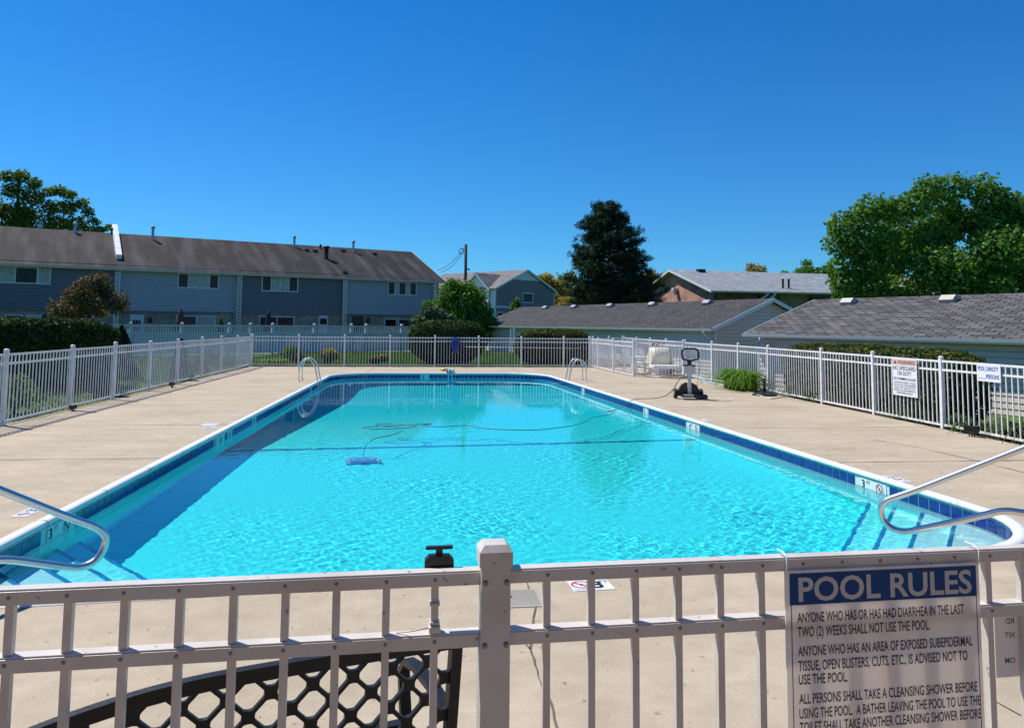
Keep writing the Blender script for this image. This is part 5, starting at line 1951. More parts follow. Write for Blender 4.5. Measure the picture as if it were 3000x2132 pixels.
# ---- garages
GN = unit(*[c for c in (lambda a: (a[0], a[1]))(cw(0.454, -0.891))])   # direction towards the camera along the ridge
def garage(name, label, E, L, W, base, eave, rise, roofm, gable_m, ds, vents, ventm='grey'):
    """E: world point under the near/far front eave corner; x runs along GN"""
    t = thing(name, label, 'garage', (E[0], E[1], base), atan2(GN[1], GN[0]))
    hE = eave - base
    oh = 0.38
    slp = rise / (W / 2)
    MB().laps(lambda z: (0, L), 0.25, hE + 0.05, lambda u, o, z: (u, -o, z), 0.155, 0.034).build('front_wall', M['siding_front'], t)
    MB().box(0.02, L - 0.02, 0.001, W - 0.001, 0, 0.249).build('foundation', M['concrete'], t)
    for x, sg_ in ((L, 1), (0, -1)):
        def half(zz): return W / 2 if zz <= hE else max(0.0, W / 2 * (1 - (zz - hE) / rise))
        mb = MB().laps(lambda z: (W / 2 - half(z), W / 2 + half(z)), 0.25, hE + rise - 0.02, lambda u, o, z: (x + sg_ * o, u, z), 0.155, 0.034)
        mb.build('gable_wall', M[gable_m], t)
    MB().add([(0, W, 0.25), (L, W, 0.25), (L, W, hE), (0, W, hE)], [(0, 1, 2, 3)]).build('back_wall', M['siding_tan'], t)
    for xa in (-0.045, L - 0.035):
        MB().box(xa, xa + 0.08, -0.045, 0.035, 0.25, hE).build('corner_board', M['trim'], t)
    r = gable_roof(t, 0, L, W, hE + 0.12, rise, oh, 0.28, M[roofm], 0.13)
    gutter(t, -0.28, L + 0.28, oh, hE + 0.12, slp, M['trim'])
    MB().box(0, L, -oh + 0.01, -0.02, hE - 0.08, hE - 0.06).build('soffit', M['trim'], t)
    for x in ds:
        MB().tube(smooth_path([(x, -oh - 0.06, hE - 0.13), (x, -oh - 0.06, hE - 0.25), (x + 0.12, -0.07, hE - 0.55), (x + 0.12, -0.07, 0.1)], 0.08), 0.042, 8).build('downspout', M['trim'], t)
    for x, yv in vents:
        z = hE + 0.12 + yv * slp
        mb = MB().prism([(-0.02, z - 0.12), (0.30, z + 0.02), (0.30, z + 0.10), (0.06, z + 0.17), (-0.10, z + 0.02)], x - 0.22, x + 0.22, 'x')
        for i, v in enumerate(mb.v):
            mb.v[i] = (v[0], v[1] + yv - 0.15, v[2])
        mb.build('roof_vent', M[ventm], t)
    return t
Ea_near = cw(8.38 + 0.15, 31.3)
Wg = 6.2
LA_ = 23.0
Ea = (Ea_near[0] - GN[0] * LA_, Ea_near[1] - GN[1] * LA_)
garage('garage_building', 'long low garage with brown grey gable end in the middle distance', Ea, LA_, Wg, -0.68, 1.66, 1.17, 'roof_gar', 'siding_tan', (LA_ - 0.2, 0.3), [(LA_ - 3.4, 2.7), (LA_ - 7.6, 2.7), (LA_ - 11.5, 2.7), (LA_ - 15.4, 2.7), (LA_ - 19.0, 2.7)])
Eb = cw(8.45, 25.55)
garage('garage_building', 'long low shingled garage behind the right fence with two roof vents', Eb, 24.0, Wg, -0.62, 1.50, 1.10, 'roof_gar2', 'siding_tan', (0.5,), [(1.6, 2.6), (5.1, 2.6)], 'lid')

# ---- grey gabled house far behind the utility pole
Gp0, Gp1 = cw(-2.25, 100), cw(6.3, 110)
gd = unit(Gp1[0] - Gp0[0], Gp1[1] - Gp0[1])
GWd = hypot(Gp1[0] - Gp0[0], Gp1[1] - Gp0[1])
gb = (-gd[1], gd[0])
# ridge runs away from the viewer: local x = away, local y = towards the left/front
hs = thing('grey_house', 'two storey grey gabled house with white trim beyond the utility pole', 'house', (Gp1[0], Gp1[1], 1.2), atan2(gb[1], gb[0]))
gz0 = 1.2
def hu(px, py):
    u, z = onplane(px, py, Gp1, (-gd[0], -gd[1]))
    return u, z - gz0
HE = 6.6 - gz0
HR = 2.75
HLn = 16.0
hf = lambda q: GWd / 2 if q <= HE else GWd / 2 * max(0, 1 - (q - HE) / HR)
mb = MB().laps(lambda z: (GWd / 2 - hf(z), GWd / 2 + hf(z)), 0, HE + HR - 0.02, lambda u, o, z: (-o, u, z), 0.16, 0.022)
mb.build('gable_wall', M['siding_house'], hs)
mb = MB()
mb.add([(0, 0, 0), (HLn, 0, 0), (HLn, 0, HE), (0, 0, HE)], [(0, 1, 2, 3)])
mb.add([(0, GWd, 0), (HLn, GWd, 0), (HLn, GWd, HE), (0, GWd, HE)], [(0, 1, 2, 3)])
mb.add([(HLn, 0, 0), (HLn, GWd, 0), (HLn, GWd, HE), (HLn, GWd / 2, HE + HR), (HLn, 0, HE)], [(0, 1, 2, 3, 4)])
mb.build('side_wall', M['siding_white'], hs)
hr = gable_roof(hs, 0, HLn, GWd, HE + 0.1, HR, 0.4, 0.35, M['roof_house'], 0.2)
mb = MB()
mb.box(-0.05, 0, 0, GWd, 2.75, 3.0)
mb.box(-0.05, 0, 0, 0.18, 0, HE)
mb.box(-0.05, 0, GWd - 0.18, GWd, 0, HE)
zz_ = HE + HR * 0.52
hw2 = GWd / 2 * 0.48
mb.box(-0.05, 0, GWd / 2 - hw2, GWd / 2 + hw2, zz_ - 0.1, zz_ + 0.08)
mb.box(-0.06, 0, 0, GWd, 0.0, 0.22)
mb.build('trim_board', M['trim'], hs)
MB().add([(-0.03, GWd / 2 - hw2 + 0.05, zz_ + 0.081), (-0.03, GWd / 2 + hw2 - 0.05, zz_ + 0.081), (-0.03, GWd / 2, HE + HR - 0.12)], [(0, 1, 2)]).build('gable_panel', M['trim'], hs)
def hwin(px0, py0, px1, py1):
    a, b = hu(px0, py0), hu(px1, py1)
    y0_, y1_, z0_, z1_ = min(a[0], b[0]), max(a[0], b[0]), min(a[1], b[1]), max(a[1], b[1])
    m_ = MB()
    f = 0.13
    m_.box(-0.07, -0.02, y0_, y1_, z1_ - f, z1_).box(-0.07, -0.02, y0_, y1_, z0_, z0_ + f).box(-0.07, -0.02, y0_, y0_ + f, z0_ + f, z1_ - f).box(-0.07, -0.02, y1_ - f, y1_, z0_ + f, z1_ - f)
    w_ = m_.build('window', M['trim'], hs)
    MB().add([(-0.04, y0_ + f, z0_ + f), (-0.04, y1_ - f, z0_ + f), (-0.04, y1_ - f, z1_ - f), (-0.04, y0_ + f, z1_ - f)], [(0, 1, 2, 3)]).build('pane', M['glass'], w_)
hwin(1530, 857, 1561, 888)
hwin(1455, 913, 1474, 945)
# cross gable on the left side
mb = MB()
cgx0, cgx1, cgr = 0.9, 5.4, 2.0
yb0 = GWd + 0.25
mb.add([(cgx0, yb0, 0.2), (cgx1, yb0, 0.2), (cgx1, yb0, HE), ((cgx0 + cgx1) / 2, yb0, HE + cgr), (cgx0, yb0, HE)], [(0, 1, 2, 3, 4)])
mb.build('cross_gable_wall', M['siding_white'], hs)
mb = MB()
xc = (cgx0 + cgx1) / 2
for xe in (cgx0 - 0.35, cgx1 + 0.35):
    ze = HE - 0.3
    mb.add([(xe, yb0 + 0.35, ze), (xc, yb0 + 0.35, HE + cgr + 0.12), (xc, GWd * 0.55, HE + cgr + 0.12), (xe, GWd - 0.3, ze),
            (xe, yb0 + 0.35, ze - 0.18), (xc, yb0 + 0.35, HE + cgr - 0.06)], [(0, 1, 2, 3), (0, 4, 5, 1)])
cg = mb.build('cross_gable_roof', M['roof_house'], hs)
mb = MB()
for xe in (cgx0 - 0.35, cgx1 + 0.35):
    mb.obar((xe, yb0 + 0.37, HE - 0.4), (xc, yb0 + 0.37, HE + cgr + 0.0), 0.03, 0.26)
mb.build('rake_board', M['trim'], cg)
p = at(1358, 940, 98)
mb = MB().lathe([(0.16, 0), (0.16, 3.0)], (7.6, GWd + 2.2, -0.6), 10)
mb.build('porch_column', M['trim'], hs)
MB().box(2.0, 11, GWd, GWd + 2.4, 2.4, 2.7).build('porch_roof', M['trim'], hs)

# ---- brick building with pale roof on the right
Ep = cw((2097 - 1500) / F * 62, 62)
bdv = unit(*(lambda a: (a[0], a[1]))(cw(0.971, 0.238)))
bw = thing('brick_building', 'pink brick building with pale grey roof behind the garages', 'building', (Ep[0], Ep[1], -0.6), atan2(bdv[1], bdv[0]))
BE = 4.68 + 0.6
BW2, BR, BLn = 15.0, 2.15, 30.0
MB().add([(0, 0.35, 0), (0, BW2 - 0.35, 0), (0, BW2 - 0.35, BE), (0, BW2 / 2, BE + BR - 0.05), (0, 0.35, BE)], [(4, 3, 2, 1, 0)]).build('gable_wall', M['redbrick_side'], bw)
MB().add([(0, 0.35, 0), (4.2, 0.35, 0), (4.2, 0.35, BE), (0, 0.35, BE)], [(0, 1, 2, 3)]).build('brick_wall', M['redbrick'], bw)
MB().add([(4.2, 0.9, 0), (BLn, 0.9, 0), (BLn, 0.9, BE + 0.2), (4.2, 0.9, BE + 0.2)], [(0, 1, 2, 3)]).build('recessed_wall', M['siding_dark'], bw)
MB().add([(BLn, 0.35, 0), (BLn, BW2 - 0.35, 0), (BLn, BW2 - 0.35, BE), (BLn, BW2 / 2, BE + BR), (BLn, 0.35, BE)], [(0, 1, 2, 3, 4)]).build('end_wall', M['redbrick'], bw)
gable_roof(bw, 0, BLn, BW2, BE + 0.1, BR, 0.4, 0.6, M['roof_brick'], 0.16)
gutter(bw, -0.7, BLn + 0.7, 0.4, BE + 0.1, BR / (BW2 / 2), M['trim'])
def bu(px, py):
    u, z = onplane(px, py, (Ep[0] + (-bdv[1]) * 0.9, Ep[1] + bdv[0] * 0.9), bdv)
    return u, z + 0.6
for px0, px1, py0, py1 in ((2180, 2236, 864, 885), (2237, 2266, 865, 885), (2357, 2420, 870, 895)):
    a, b = bu(px0, py0), bu(px1, py1)
    window(bw, a[0], b[0], b[1], a[1], [(1, M['glass'])], y=0.88, name='window', frame_m=M['siding_dark'])
a = bu(2330, 880)
MB().box(a[0] - 1.6, a[0] + 1.2, 0.7, 0.899, 0, BE).build('brick_pier', M['tanbrick'], bw)
for sh in (0, 0.7):
    MB().tube(smooth_path([(4.6 + sh, -0.48, BE - 0.1), (4.6 + sh, -0.48, BE - 0.3), (3.3 + sh, 0.28, BE - 1.2), (3.3 + sh, 0.28, 0.2)], 0.2), 0.09, 8).build('downspout', M['trim'], bw)
for px in (2296, 2313):
    u = bu(px, 840)[0]
    yv = 1.0
    z = BE + 0.1 + yv * BR / (BW2 / 2)
    MB().lathe([(0.09, -0.1), (0.09, 0.7), (0.12, 0.72), (0.12, 0.8)], (u, yv, z), 10).build('vent_pipe', M['black'], bw)
MB().box(2.0, 2.7, BW2 / 2 - 0.9, BW2 / 2 - 0.3, BE + BR - 0.12, BE + BR + 0.16).build('roof_vent', M['black'], bw)
lz = onplane(1984, 848, Ep, (-bdv[1], bdv[0]))
mb = MB().bbox(-0.5, 0.02, lz[0] - 0.25, lz[0] + 0.25, lz[1] + 0.6 - 0.12, lz[1] + 0.6 + 0.12, 0.03)
mb.bbox(-0.3, -0.1, lz[0] - 0.12, lz[0] + 0.12, lz[1] + 0.1, lz[1] + 0.5, 0.03)
mb.build('flood_lamp', M['lightgrey'], bw)

# ------------------------------------------------------------------ white vinyl privacy fence in front of the townhouses
va = gp(450, 1040)
vb = gp(1190, 1028)
vd = unit(vb.x - va.x, vb.y - va.y)
VF = thing('vinyl_fence', 'tall white vinyl privacy fence with spindle top before the townhouses', 'fence', (va.x, va.y, -0.05), atan2(vd[1], vd[0]))
def vu(px, py=990): return onplane(px, py, (va.x, va.y), vd)[0]
vposts = [vu(x) for x in (210, 300, 381, 532, 671, 733, 798, 920, 1029, 1072, 1176, 1290)]
VH = 1.60
pm = None
for u in vposts:
    if pm is None:
        pm = MB().box(-0.065, 0.065, -0.065, 0.065, 0, VH + 0.06).build('post', M['vinyl'], VF)
        pc = MB().add([(-0.085, -0.085, VH + 0.06), (0.085, -0.085, VH + 0.06), (0.085, 0.085, VH + 0.06), (-0.085, 0.085, VH + 0.06), (0, 0, VH + 0.16)], [(3, 2, 1, 0), (0, 1, 4), (1, 2, 4), (2, 3, 4), (3, 0, 4)]).build('post_cap', M['vinyl'], pm)
        q = pm
    else:
        q = pm.copy()
        COL.objects.link(q)
        q.parent = VF
        q2_ = pc.copy()
        COL.objects.link(q2_)
        q2_.parent = q
    q.location = (u, 0, 0)
for i, (a, b) in enumerate(zip(vposts[:-1], vposts[1:])):
    mb = MB()
    a2, b2 = a + 0.066, b - 0.066
    mb.box(a2, b2, -0.03, 0.03, VH - 0.09, VH)
    mb.box(a2, b2, -0.03, 0.03, VH - 0.52, VH - 0.40)
    mb.box(a2, b2, -0.03, 0.03, 0.08, 0.22)
    n = max(2, int((b2 - a2) / 0.125))
    for k in range(n):
        x = a2 + (b2 - a2) * (k + 0.5) / n
        mb.box(x - 0.028, x + 0.028, -0.012, 0.012, VH - 0.40, VH - 0.09)
    n = max(2, int((b2 - a2) / 0.19))
    for k in range(n):
        x0_, x1_ = a2 + (b2 - a2) * k / n, a2 + (b2 - a2) * (k + 1) / n
        mb.box(x0_ + 0.006, x1_ - 0.006, -0.016, 0.016, 0.22, VH - 0.52)
    mb.build('gate' if i in (8,) else 'panel', M['vinyl'], VF)

# closed patio umbrellas behind it
def closed_umbrella(label, px, py, Z_, m):
    p = at(px, py, Z_)
    t = thing('patio_umbrella', label, 'umbrella', (p.x, p.y, -0.05))
    zt = p.z + 0.05
    MB().tube([(0, 0, 0), (0, 0, zt)], 0.025, 8).build('pole', M['lightgrey'], t)
    mb = MB()
    prf = [(0.03, zt), (0.10, zt - 0.12), (0.16, zt - 0.5), (0.22, zt - 1.0), (0.24, zt - 1.25), (0.12, zt - 1.3)]
    for i, (r_, z_) in enumerate(prf):
        for k in range(16):
            a = 2 * pi * k / 16
            q = r_ * (1 + 0.22 * (k % 2))
            mb.v.append((q * cos(a), q * sin(a), z_))
    for i in range(len(prf) - 1):
        for k in range(16):
            mb.f.append((i * 16 + k, i * 16 + (k + 1) % 16, (i + 1) * 16 + (k + 1) % 16, (i + 1) * 16 + k))
            mb.smooth.append(False)
    mb.build('furled_canopy', m, t)
    MB().lathe([(0.03, 0), (0.05, 0.05), (0.01, 0.12)], (0, 0, zt), 8).build('finial', M['black'], t)
closed_umbrella('furled dark red patio umbrella by the left pair of townhouse windows', 530, 908, 45.5, M['umbrella'])
closed_umbrella('furled dark navy patio umbrella before the middle townhouse window', 786.5, 914, 48.0, M['umbrellanavy'])

# ------------------------------------------------------------------ pole, wires, cars, mulch bank
p = at(1365, 716, 60)
t = thing('utility_pole', 'dark wooden utility pole rising behind the green tree', 'pole', (p.x, p.y, 0))
MB().tube([(0, 0, -0.1), (0, 0, p.z * 0.5), (0, 0, p.z)], [0.15, 0.13, 0.115], 12).build('shaft', M['pole'], t)
MB().tube([(0.25, -0.12, p.z - 2.1), (0.25, -0.12, p.z - 1.95)], 0.07, 8).tube([(0, -0.1, p.z - 2.0), (0.25, -0.12, p.z - 2.0)], 0.02, 6).build('insulator', M['black'], t)
A1, A2 = at(1283, 791, 60.5), at(1293, 797, 60.5)
for nm, E_, drop in (('upper', A1, 0.0), ('lower', A2, 0.22)):
    S0 = Vector((p.x - 0.1, p.y, p.z - 0.22 - drop))
    K = at(1350, 733 if nm == 'upper' else 739, 60.2)
    pts = []
    for i in range(13):
        f_ = i / 12
        q = S0.lerp(E_, f_)
        q.z -= 0.35 * sin(pi * f_)
        pts.append(q)
    tag(MB().tube(pts, 0.022, 5).build('service_wire', M['wire']), 'the %s dark service wire from the utility pole to the townhouse roof' % nm, 'wire')
K = at(1352, 735, 60.2)
lp_ = []
for k in range(26):
    a = k * 0.72
    lp_.append((K.x + cos(a) * 0.20, K.y + 0.02 * k, K.z + sin(a) * 0.22))
tag(MB().tube(catmull(lp_, 3), 0.016, 5).build('wire_coil', M['wire']), 'tangled coil of dark wire left of the utility pole top', 'wire')

def car(name, label, loc, rz, m, suv=True):
    t = thing(name, label, 'car', loc, rz)
    h = 1.68 if suv else 1.45
    low = [(-2.25, 0.35), (2.2, 0.32), (2.3, 0.55), (2.22, 0.80), (1.1, 0.98), (-2.2, 1.02), (-2.32, 0.7)]
    mb = MB()
    bm = bmesh.new()
    n = len(low)
    v0 = [bm.verts.new((a, -0.88, b)) for a, b in low]
    v1 = [bm.verts.new((a, 0.88, b)) for a, b in low]
    bm.faces.new(v0)
    bm.faces.new(v1[::-1])
    for i in range(n):
        bm.faces.new((v0[i], v1[i], v1[(i + 1) % n], v0[(i + 1) % n]))
    bmesh.ops.recalc_face_normals(bm, faces=bm.faces)
    bmesh.ops.bevel(bm, geom=bm.edges[:], offset=0.09, segments=3, affect='EDGES')
    bm.verts.index_update()
    mb.add([v.co[:] for v in bm.verts], [[v.index for v in f.verts] for f in bm.faces], True)
    bm.free()
    b_ = mb.build('body', m, t)
    cab = [(-2.05 if suv else -1.7, 0.99), (1.05, 0.97), (0.35, h - 0.02), (-0.2, h), (-1.7 if suv else -1.1, h - 0.04)]
    mb = MB()
    nC = len(cab)
    vs = [(a, -0.80 + (0.14 if b > 1.2 else 0), b) for a, b in cab] + [(a, 0.80 - (0.14 if b > 1.2 else 0), b) for a, b in cab]
    mb.add(vs, [tuple(range(nC)), tuple(range(2 * nC - 1, nC - 1, -1))] + [(i, nC + i, nC + (i + 1) % nC, (i + 1) % nC) for i in range(nC)])
    mb.build('cabin_glass', M['glass'], t)
    mb = MB()
    for s in (-1, 1):
        for a, b in (((1.05, 0.97), (0.35, h - 0.02)), ((-0.35, 1.0), (-0.4, h - 0.01)), (cab[0], cab[-1])):
            mb.obar((a[0], s * 0.805, a[1]), (b[0], s * 0.665, b[1]), 0.07, 0.05)
    mb.bbox(cab[-1][0] - 0.02, 0.38, -0.67, 0.67, h - 0.045, h + 0.02, 0.02)
    mb.build('roof_pillars', m, t)
    for x in (-1.4, 1.4):
        for s in (-1, 1):
            w_ = MB().lathe([(0.2, -0.1), (0.32, -0.11), (0.34, -0.08), (0.34, 0.08), (0.32, 0.11), (0.2, 0.1)], (x, s * 0.80, 0.34), 20, 'y').build('wheel', M['rubber'], t)
            MB().lathe([(0.21, -0.115), (0.05, -0.12), (0.05, 0.12), (0.21, 0.115)], (x, s * 0.80, 0.34), 14, 'y').build('rim', M['lightgrey'], w_)
    for s in (-1, 1):
        MB().bbox(2.18, 2.26, s * 0.62 - 0.16, s * 0.62 + 0.16, 0.62, 0.76, 0.02).build('headlight', M['plastic'], t)
        MB().bbox(-2.30, -2.22, s * 0.68 - 0.12, s * 0.68 + 0.12, 0.72, 0.95, 0.02).build('tail_light', M['tail'], t)
    return t
p = at(1478, 1012, 56)
car('parked_car', 'silver sport utility car parked beyond the lawn between the trimmed yews', (p.x, p.y, -0.05), radians(200), M['carsilver'])
p = at(1428, 1012, 53)
car('parked_car', 'dark low car parked left of the silver one behind the round yew', (p.x, p.y, -0.05), radians(185), M['carblack'], False)
p0 = at(1462, 990, 62)
mb = MB()
nx_, ny_ = 24, 8
for j in range(ny_ + 1):
    for i in range(nx_ + 1):
        x = -9 + 18 * i / nx_
        y = -2 + 5 * j / ny_
        mb.v.append((x, y, -0.2 + 1.15 * (j / ny_) ** 0.7 + 0.08 * sin(i * 1.9 + j)))
for j in range(ny_):
    for i in range(nx_):
        a = j * (nx_ + 1) + i
        mb.f.append((a, a + 1, a + nx_ + 2, a + nx_ + 1))
        mb.smooth.append(True)
bk_ = mb.build('mulch_bank', mat('red_brown_mulch', (0.15, 0.085, 0.065), 0.95, var=0.45, scale=5, bump=0.7, bscale=14))
bk_.location = (p0.x, p0.y, 0)
struct(bk_)
for px, lab in ((1497, 'slim white post standing left of the second trimmed yew, the farther one'), (1506, 'slim white post against the second trimmed yew, the nearer one')):
    p = gp(px, 1034)
    tag(MB().box(-0.05, 0.05, -0.05, 0.05, -0.05, 1.45 if px < 1500 else 1.62).build('white_post', M['white']), lab, 'post').location = (p.x, p.y, 0)

# ------------------------------------------------------------------ plants
def leafy(name, label, cat, loc, rz, build, group=None):
    t = thing(name, label, cat, loc, rz, group)
    build(t)
    return t
def box_hedge(t, L, D, Hh, n, size, lm, seed, round_=0.25, undercut=0.0, gold=None):
    """clipped block of foliage: leaves on the skin over a dark twiggy core"""
    rng = np.random.default_rng(seed)
    P = rng.uniform(-1, 1, (n * 3, 3))
    # superellipsoid skin
    pw = 5.0 if round_ < 0.3 else 3.2
    r = (np.abs(P) ** pw).sum(1) ** (1 / pw)
    P = P / r[:, None]
    P = P[rng.random(len(P)) < 0.9][:n]
    N = np.sign(P) * np.abs(P) ** (pw - 1)
    N /= np.linalg.norm(N, axis=1)[:, None]
    s = 1 - 0.10 * rng.random(len(P)) ** 2 + rng.normal(0, 0.012, len(P))
    lump = 1 + 0.03 * np.sin(P[:, 0] * 7 + seed) * np.cos(P[:, 2] * 5 + 2 * P[:, 1])
    Q = P * (s * lump)[:, None] * np.array([L / 2, D / 2, Hh / 2]) + np.array([0, 0, Hh / 2])
    if undercut:
        f_ = 1 - undercut * np.clip(1 - Q[:, 2] / (Hh * 0.45), 0, 1) ** 1.5
        Q[:, 0] *= f_
        Q[:, 1] *= f_
    k = Q[:, 2] > 0.02
    Q, N = Q[k], N[k]
    if gold:
        top = (Q[:, 2] > Hh * 0.84) & (rng.random(len(Q)) < 0.38)
        obj('new_growth', leaves('new_growth', Q[top], N[top], size, gold, rng, 0.45, 0.8), t)
        Q, N = Q[~top], N[~top]
    obj('foliage', leaves('foliage', Q, N, size, lm, rng, 0.45, 0.8), t)
    bm = bmesh.new()
    bmesh.ops.create_icosphere(bm, subdivisions=3, radius=1)
    for v in bm.verts:
        q = v.co
        r_ = (abs(q.x) ** pw + abs(q.y) ** pw + abs(q.z) ** pw) ** (1 / pw)
        q = q / r_ * 0.90
        zz = q.z * Hh / 2 + Hh / 2
        f_ = 1 - undercut * max(0, min(1, 1 - zz / (Hh * 0.45))) ** 1.5 if undercut else 1
        v.co = Vector((q.x * L / 2 * f_, q.y * D / 2 * f_, zz))
    me_ = bpy.data.meshes.new('branches')
    bm.to_mesh(me_)
    bm.free()
    me_.materials.append(M['twig'])
    obj('branches', me_, t)
def hz(px0, px1, py, Z_):
    a, b = at(px0, py, Z_), at(px1, py, Z_)
    return (a + b) / 2, (b - a).length
# left hedge behind the left fence
a, b = gp(-260, 1165), gp(335, 1128)
c = (a + b) / 2
d = (b - a)
leafy('yew_hedge', 'long dark leafy hedge behind the left fence', 'hedge', (c.x - 0.4, c.y + 0.6, -0.05), atan2(d.y, d.x), lambda t: box_hedge(t, d.length, 1.7, 1.80, 26000, 0.06, LF['yew'], 21, 0.2))
def cone_shrub(name, label, loc, r, h, n, size, lm, seed, cat='shrub', pw=1.0):
    t = thing(name, label, cat, loc)
    rng = np.random.default_rng(seed)
    z = rng.random(n) ** 1.3
    a = rng.uniform(0, 2 * pi, n)
    rr = r * np.clip((1 - z) ** pw, 0.04, 1) * (0.72 + 0.33 * rng.random(n)) * (1 + 0.15 * np.sin(a * 3 + z * 9))
    P = np.stack([rr * np.cos(a), rr * np.sin(a), z * h], 1)
    N = np.stack([np.cos(a), np.sin(a), np.full(n, 0.4)], 1)
    obj('foliage', leaves('foliage', P, N, size, lm, rng, 0.4, 0.7), t)
    MB().tube([(0, 0, 0), (0, 0, h * 0.8)], [0.05, 0.015], 7).lathe([(r * 0.62, 0.02), (r * 0.5, h * 0.4), (r * 0.2, h * 0.75), (0.02, h * 0.92)], (0, 0, 0), 10).build('branches', M['twig'], t)
    return t
p = at(350, 1100, 22.5)
cone_shrub('arborvitae', 'cone shaped evergreen at the right end of the long dark hedge', (p.x, p.y, -0.05), 0.55, 1.62, 2600, 0.055, LF['juniper'], 31, pw=0.8)
cone_shrub('juniper', 'dark upright juniper outside the left fence, the nearer of two', (-7.42, 18.25, -0.05), 0.30, 1.12, 2200, 0.045, LF['juniper'], 32, pw=0.45)
cone_shrub('juniper', 'dark upright juniper outside the left fence, the farther of two', (-7.40, 23.2, -0.05), 0.28, 1.25, 1800, 0.045, LF['juniper'], 33, pw=0.45)
p = at(645, 950, 41.5)
def round_shrub(name, label, loc, R, n, size, lm, seed, lobesn=7, cat='shrub', rr=(0.35, 0.55), second=None, shell=0.45):
    rng = np.random.default_rng(seed)
    t = thing(name, label, cat, loc)
    lo = rnd_lobes((0, 0, R[2] * 0.95), R, lobesn, rng, rr, 0.9, -0.75)
    P, N = lobes_points(lo, n, rng, shell, 0.02)
    if second:
        top = P[:, 2] > R[2] * 1.25 + rng.normal(0, 0.10, len(P)) * R[2]
        obj('foliage', leaves('foliage', P[top], N[top], size, lm, rng, 0.55, 0.9), t)
        obj('lower_foliage', leaves('lower_foliage', P[~top], N[~top], size, second, rng, 0.55, 0.9), t)
    else:
        obj('foliage', leaves('foliage', P, N, size, lm, rng, 0.55, 0.9), t)
    limbs((0, 0, 0), (0, 0, R[2] * 1.3), lo, 0.03, rng, 6).build('branches', M['bark'], t)
    return t
round_shrub('leafy_shrub', 'loose leafy green shrub close behind the left fence', (-7.75, 15.0, -0.05), (0.62, 0.9, 0.42), 1500, 0.045, LF['shrub'], 41)
round_shrub('leafy_shrub', 'pale small leaved shrub behind the far part of the left fence', (-7.75, 27.2, -0.05), (0.55, 1.1, 0.45), 1500, 0.035, LF['viburnum'], 42)
round_shrub('leafy_shrub', 'small leafy shrub behind the left fence beside the corner post', (-7.7, 29.4, -0.05), (0.4, 0.6, 0.36), 900, 0.035, LF['shrub'], 43)
c, wd = hz(812, 921, 1040, 31.4)
round_shrub('leafy_shrub', 'large round green shrub behind the far fence left of the yellow barberries', (c.x, c.y, -0.05), (wd / 2, 0.7, 0.47), 3000, 0.045, LF['shrub'], 44, 9)
c, wd = hz(925, 1002, 1040, 31.3)
round_shrub('barberry', 'yellow topped barberry behind the far fence, the larger of two', (c.x, c.y, -0.05), (wd / 2, 0.55, 0.40), 2600, 0.04, LF['barberry'], 45, 8, second=LF['barberrylow'])
c, wd = hz(1076, 1141, 1040, 31.3)
round_shrub('barberry', 'yellow topped barberry behind the far fence, the smaller of two', (c.x, c.y, -0.05), (wd / 2, 0.45, 0.29), 2000, 0.04, LF['barberry'], 46, 7, second=LF['barberrylow'])
p = at(490, 950, 45)
cone_shrub('dwarf_conifer', 'small bright green cone shaped conifer behind the vinyl fence', (at(648, 950, 46.8).x, at(648, 950, 46.8).y, -0.05), 0.5, 2.05, 900, 0.05, LF['shrub'], 47, pw=0.8)
# clipped yews at the far end
c, wd = hz(1197, 1424, 1005, 32.0)
leafy('clipped_yew', 'big clipped dark yew with narrow foot behind the far fence', 'shrub', (c.x, c.y + 0.2, -0.05), radians(-3), lambda t: box_hedge(t, wd, 2.0, 1.92, 13000, 0.055, LF['yew'], 51, 0.35, 0.38))
c, wd = hz(1510, 1740, 1005, 32.3)
leafy('clipped_yew', 'lower clipped yew with golden top behind the far fence at right', 'shrub', (c.x, c.y + 0.2, -0.05), radians(-3), lambda t: box_hedge(t, wd, 1.9, 1.58, 12000, 0.055, LF['yew'], 52, 0.35, 0.15, LF['yewgold']))
pa_, pb_ = Vector((9.8, 19.2, 0)), Vector((10.0, 12.9, 0))
dd = pb_ - pa_
leafy('clipped_yew', 'long clipped hedge with golden top behind the right fence', 'hedge', ((pa_.x + pb_.x) / 2, (pa_.y + pb_.y) / 2, -0.2), atan2(dd.y, dd.x), lambda t: box_hedge(t, dd.length, 1.3, 1.50, 16000, 0.045, LF['yew'], 53, 0.2, 0.05, LF['yewgold']))
# strap leaved clumps
def straps(name, label, loc, R, n, hgt, lm, seed, cat='plant'):
    rng = np.random.default_rng(seed)
    t = thing(name, label, cat, loc)
    V, Fq_ = [], []
    for k in range(n):
        a = rng.uniform(0, 2 * pi)
        r0 = sqrt(rng.random())
        bx, by = cos(a) * r0 * R[0] * 0.75, sin(a) * r0 * R[1] * 0.75
        a2 = a + rng.normal(0, 0.8)
        h = hgt * rng.uniform(0.6, 1.1)
        out = h * rng.uniform(0.3, 1.15)
        wv = rng.uniform(0.014, 0.030)
        pv = None
        for i in range(6):
            f_ = i / 5
            x = bx + cos(a2) * out * f_ * f_ * 1.1
            y = by + sin(a2) * out * f_ * f_ * 1.1
            z = h * sin(pi * (0.12 + 0.70 * f_)) * 1.02 - h * 0.37
            wq = wv * (1 - f_ * 0.85)
            V += [(x - sin(a2) * wq, y + cos(a2) * wq, z), (x + sin(a2) * wq, y - cos(a2) * wq, z)]
            if i:
                b = len(V) - 4
                Fq_.append((b, b + 1, b + 3, b + 2))
    obj('leaf_blades', np_mesh('leaf_blades', V, Fq_, lm), t)
    return t
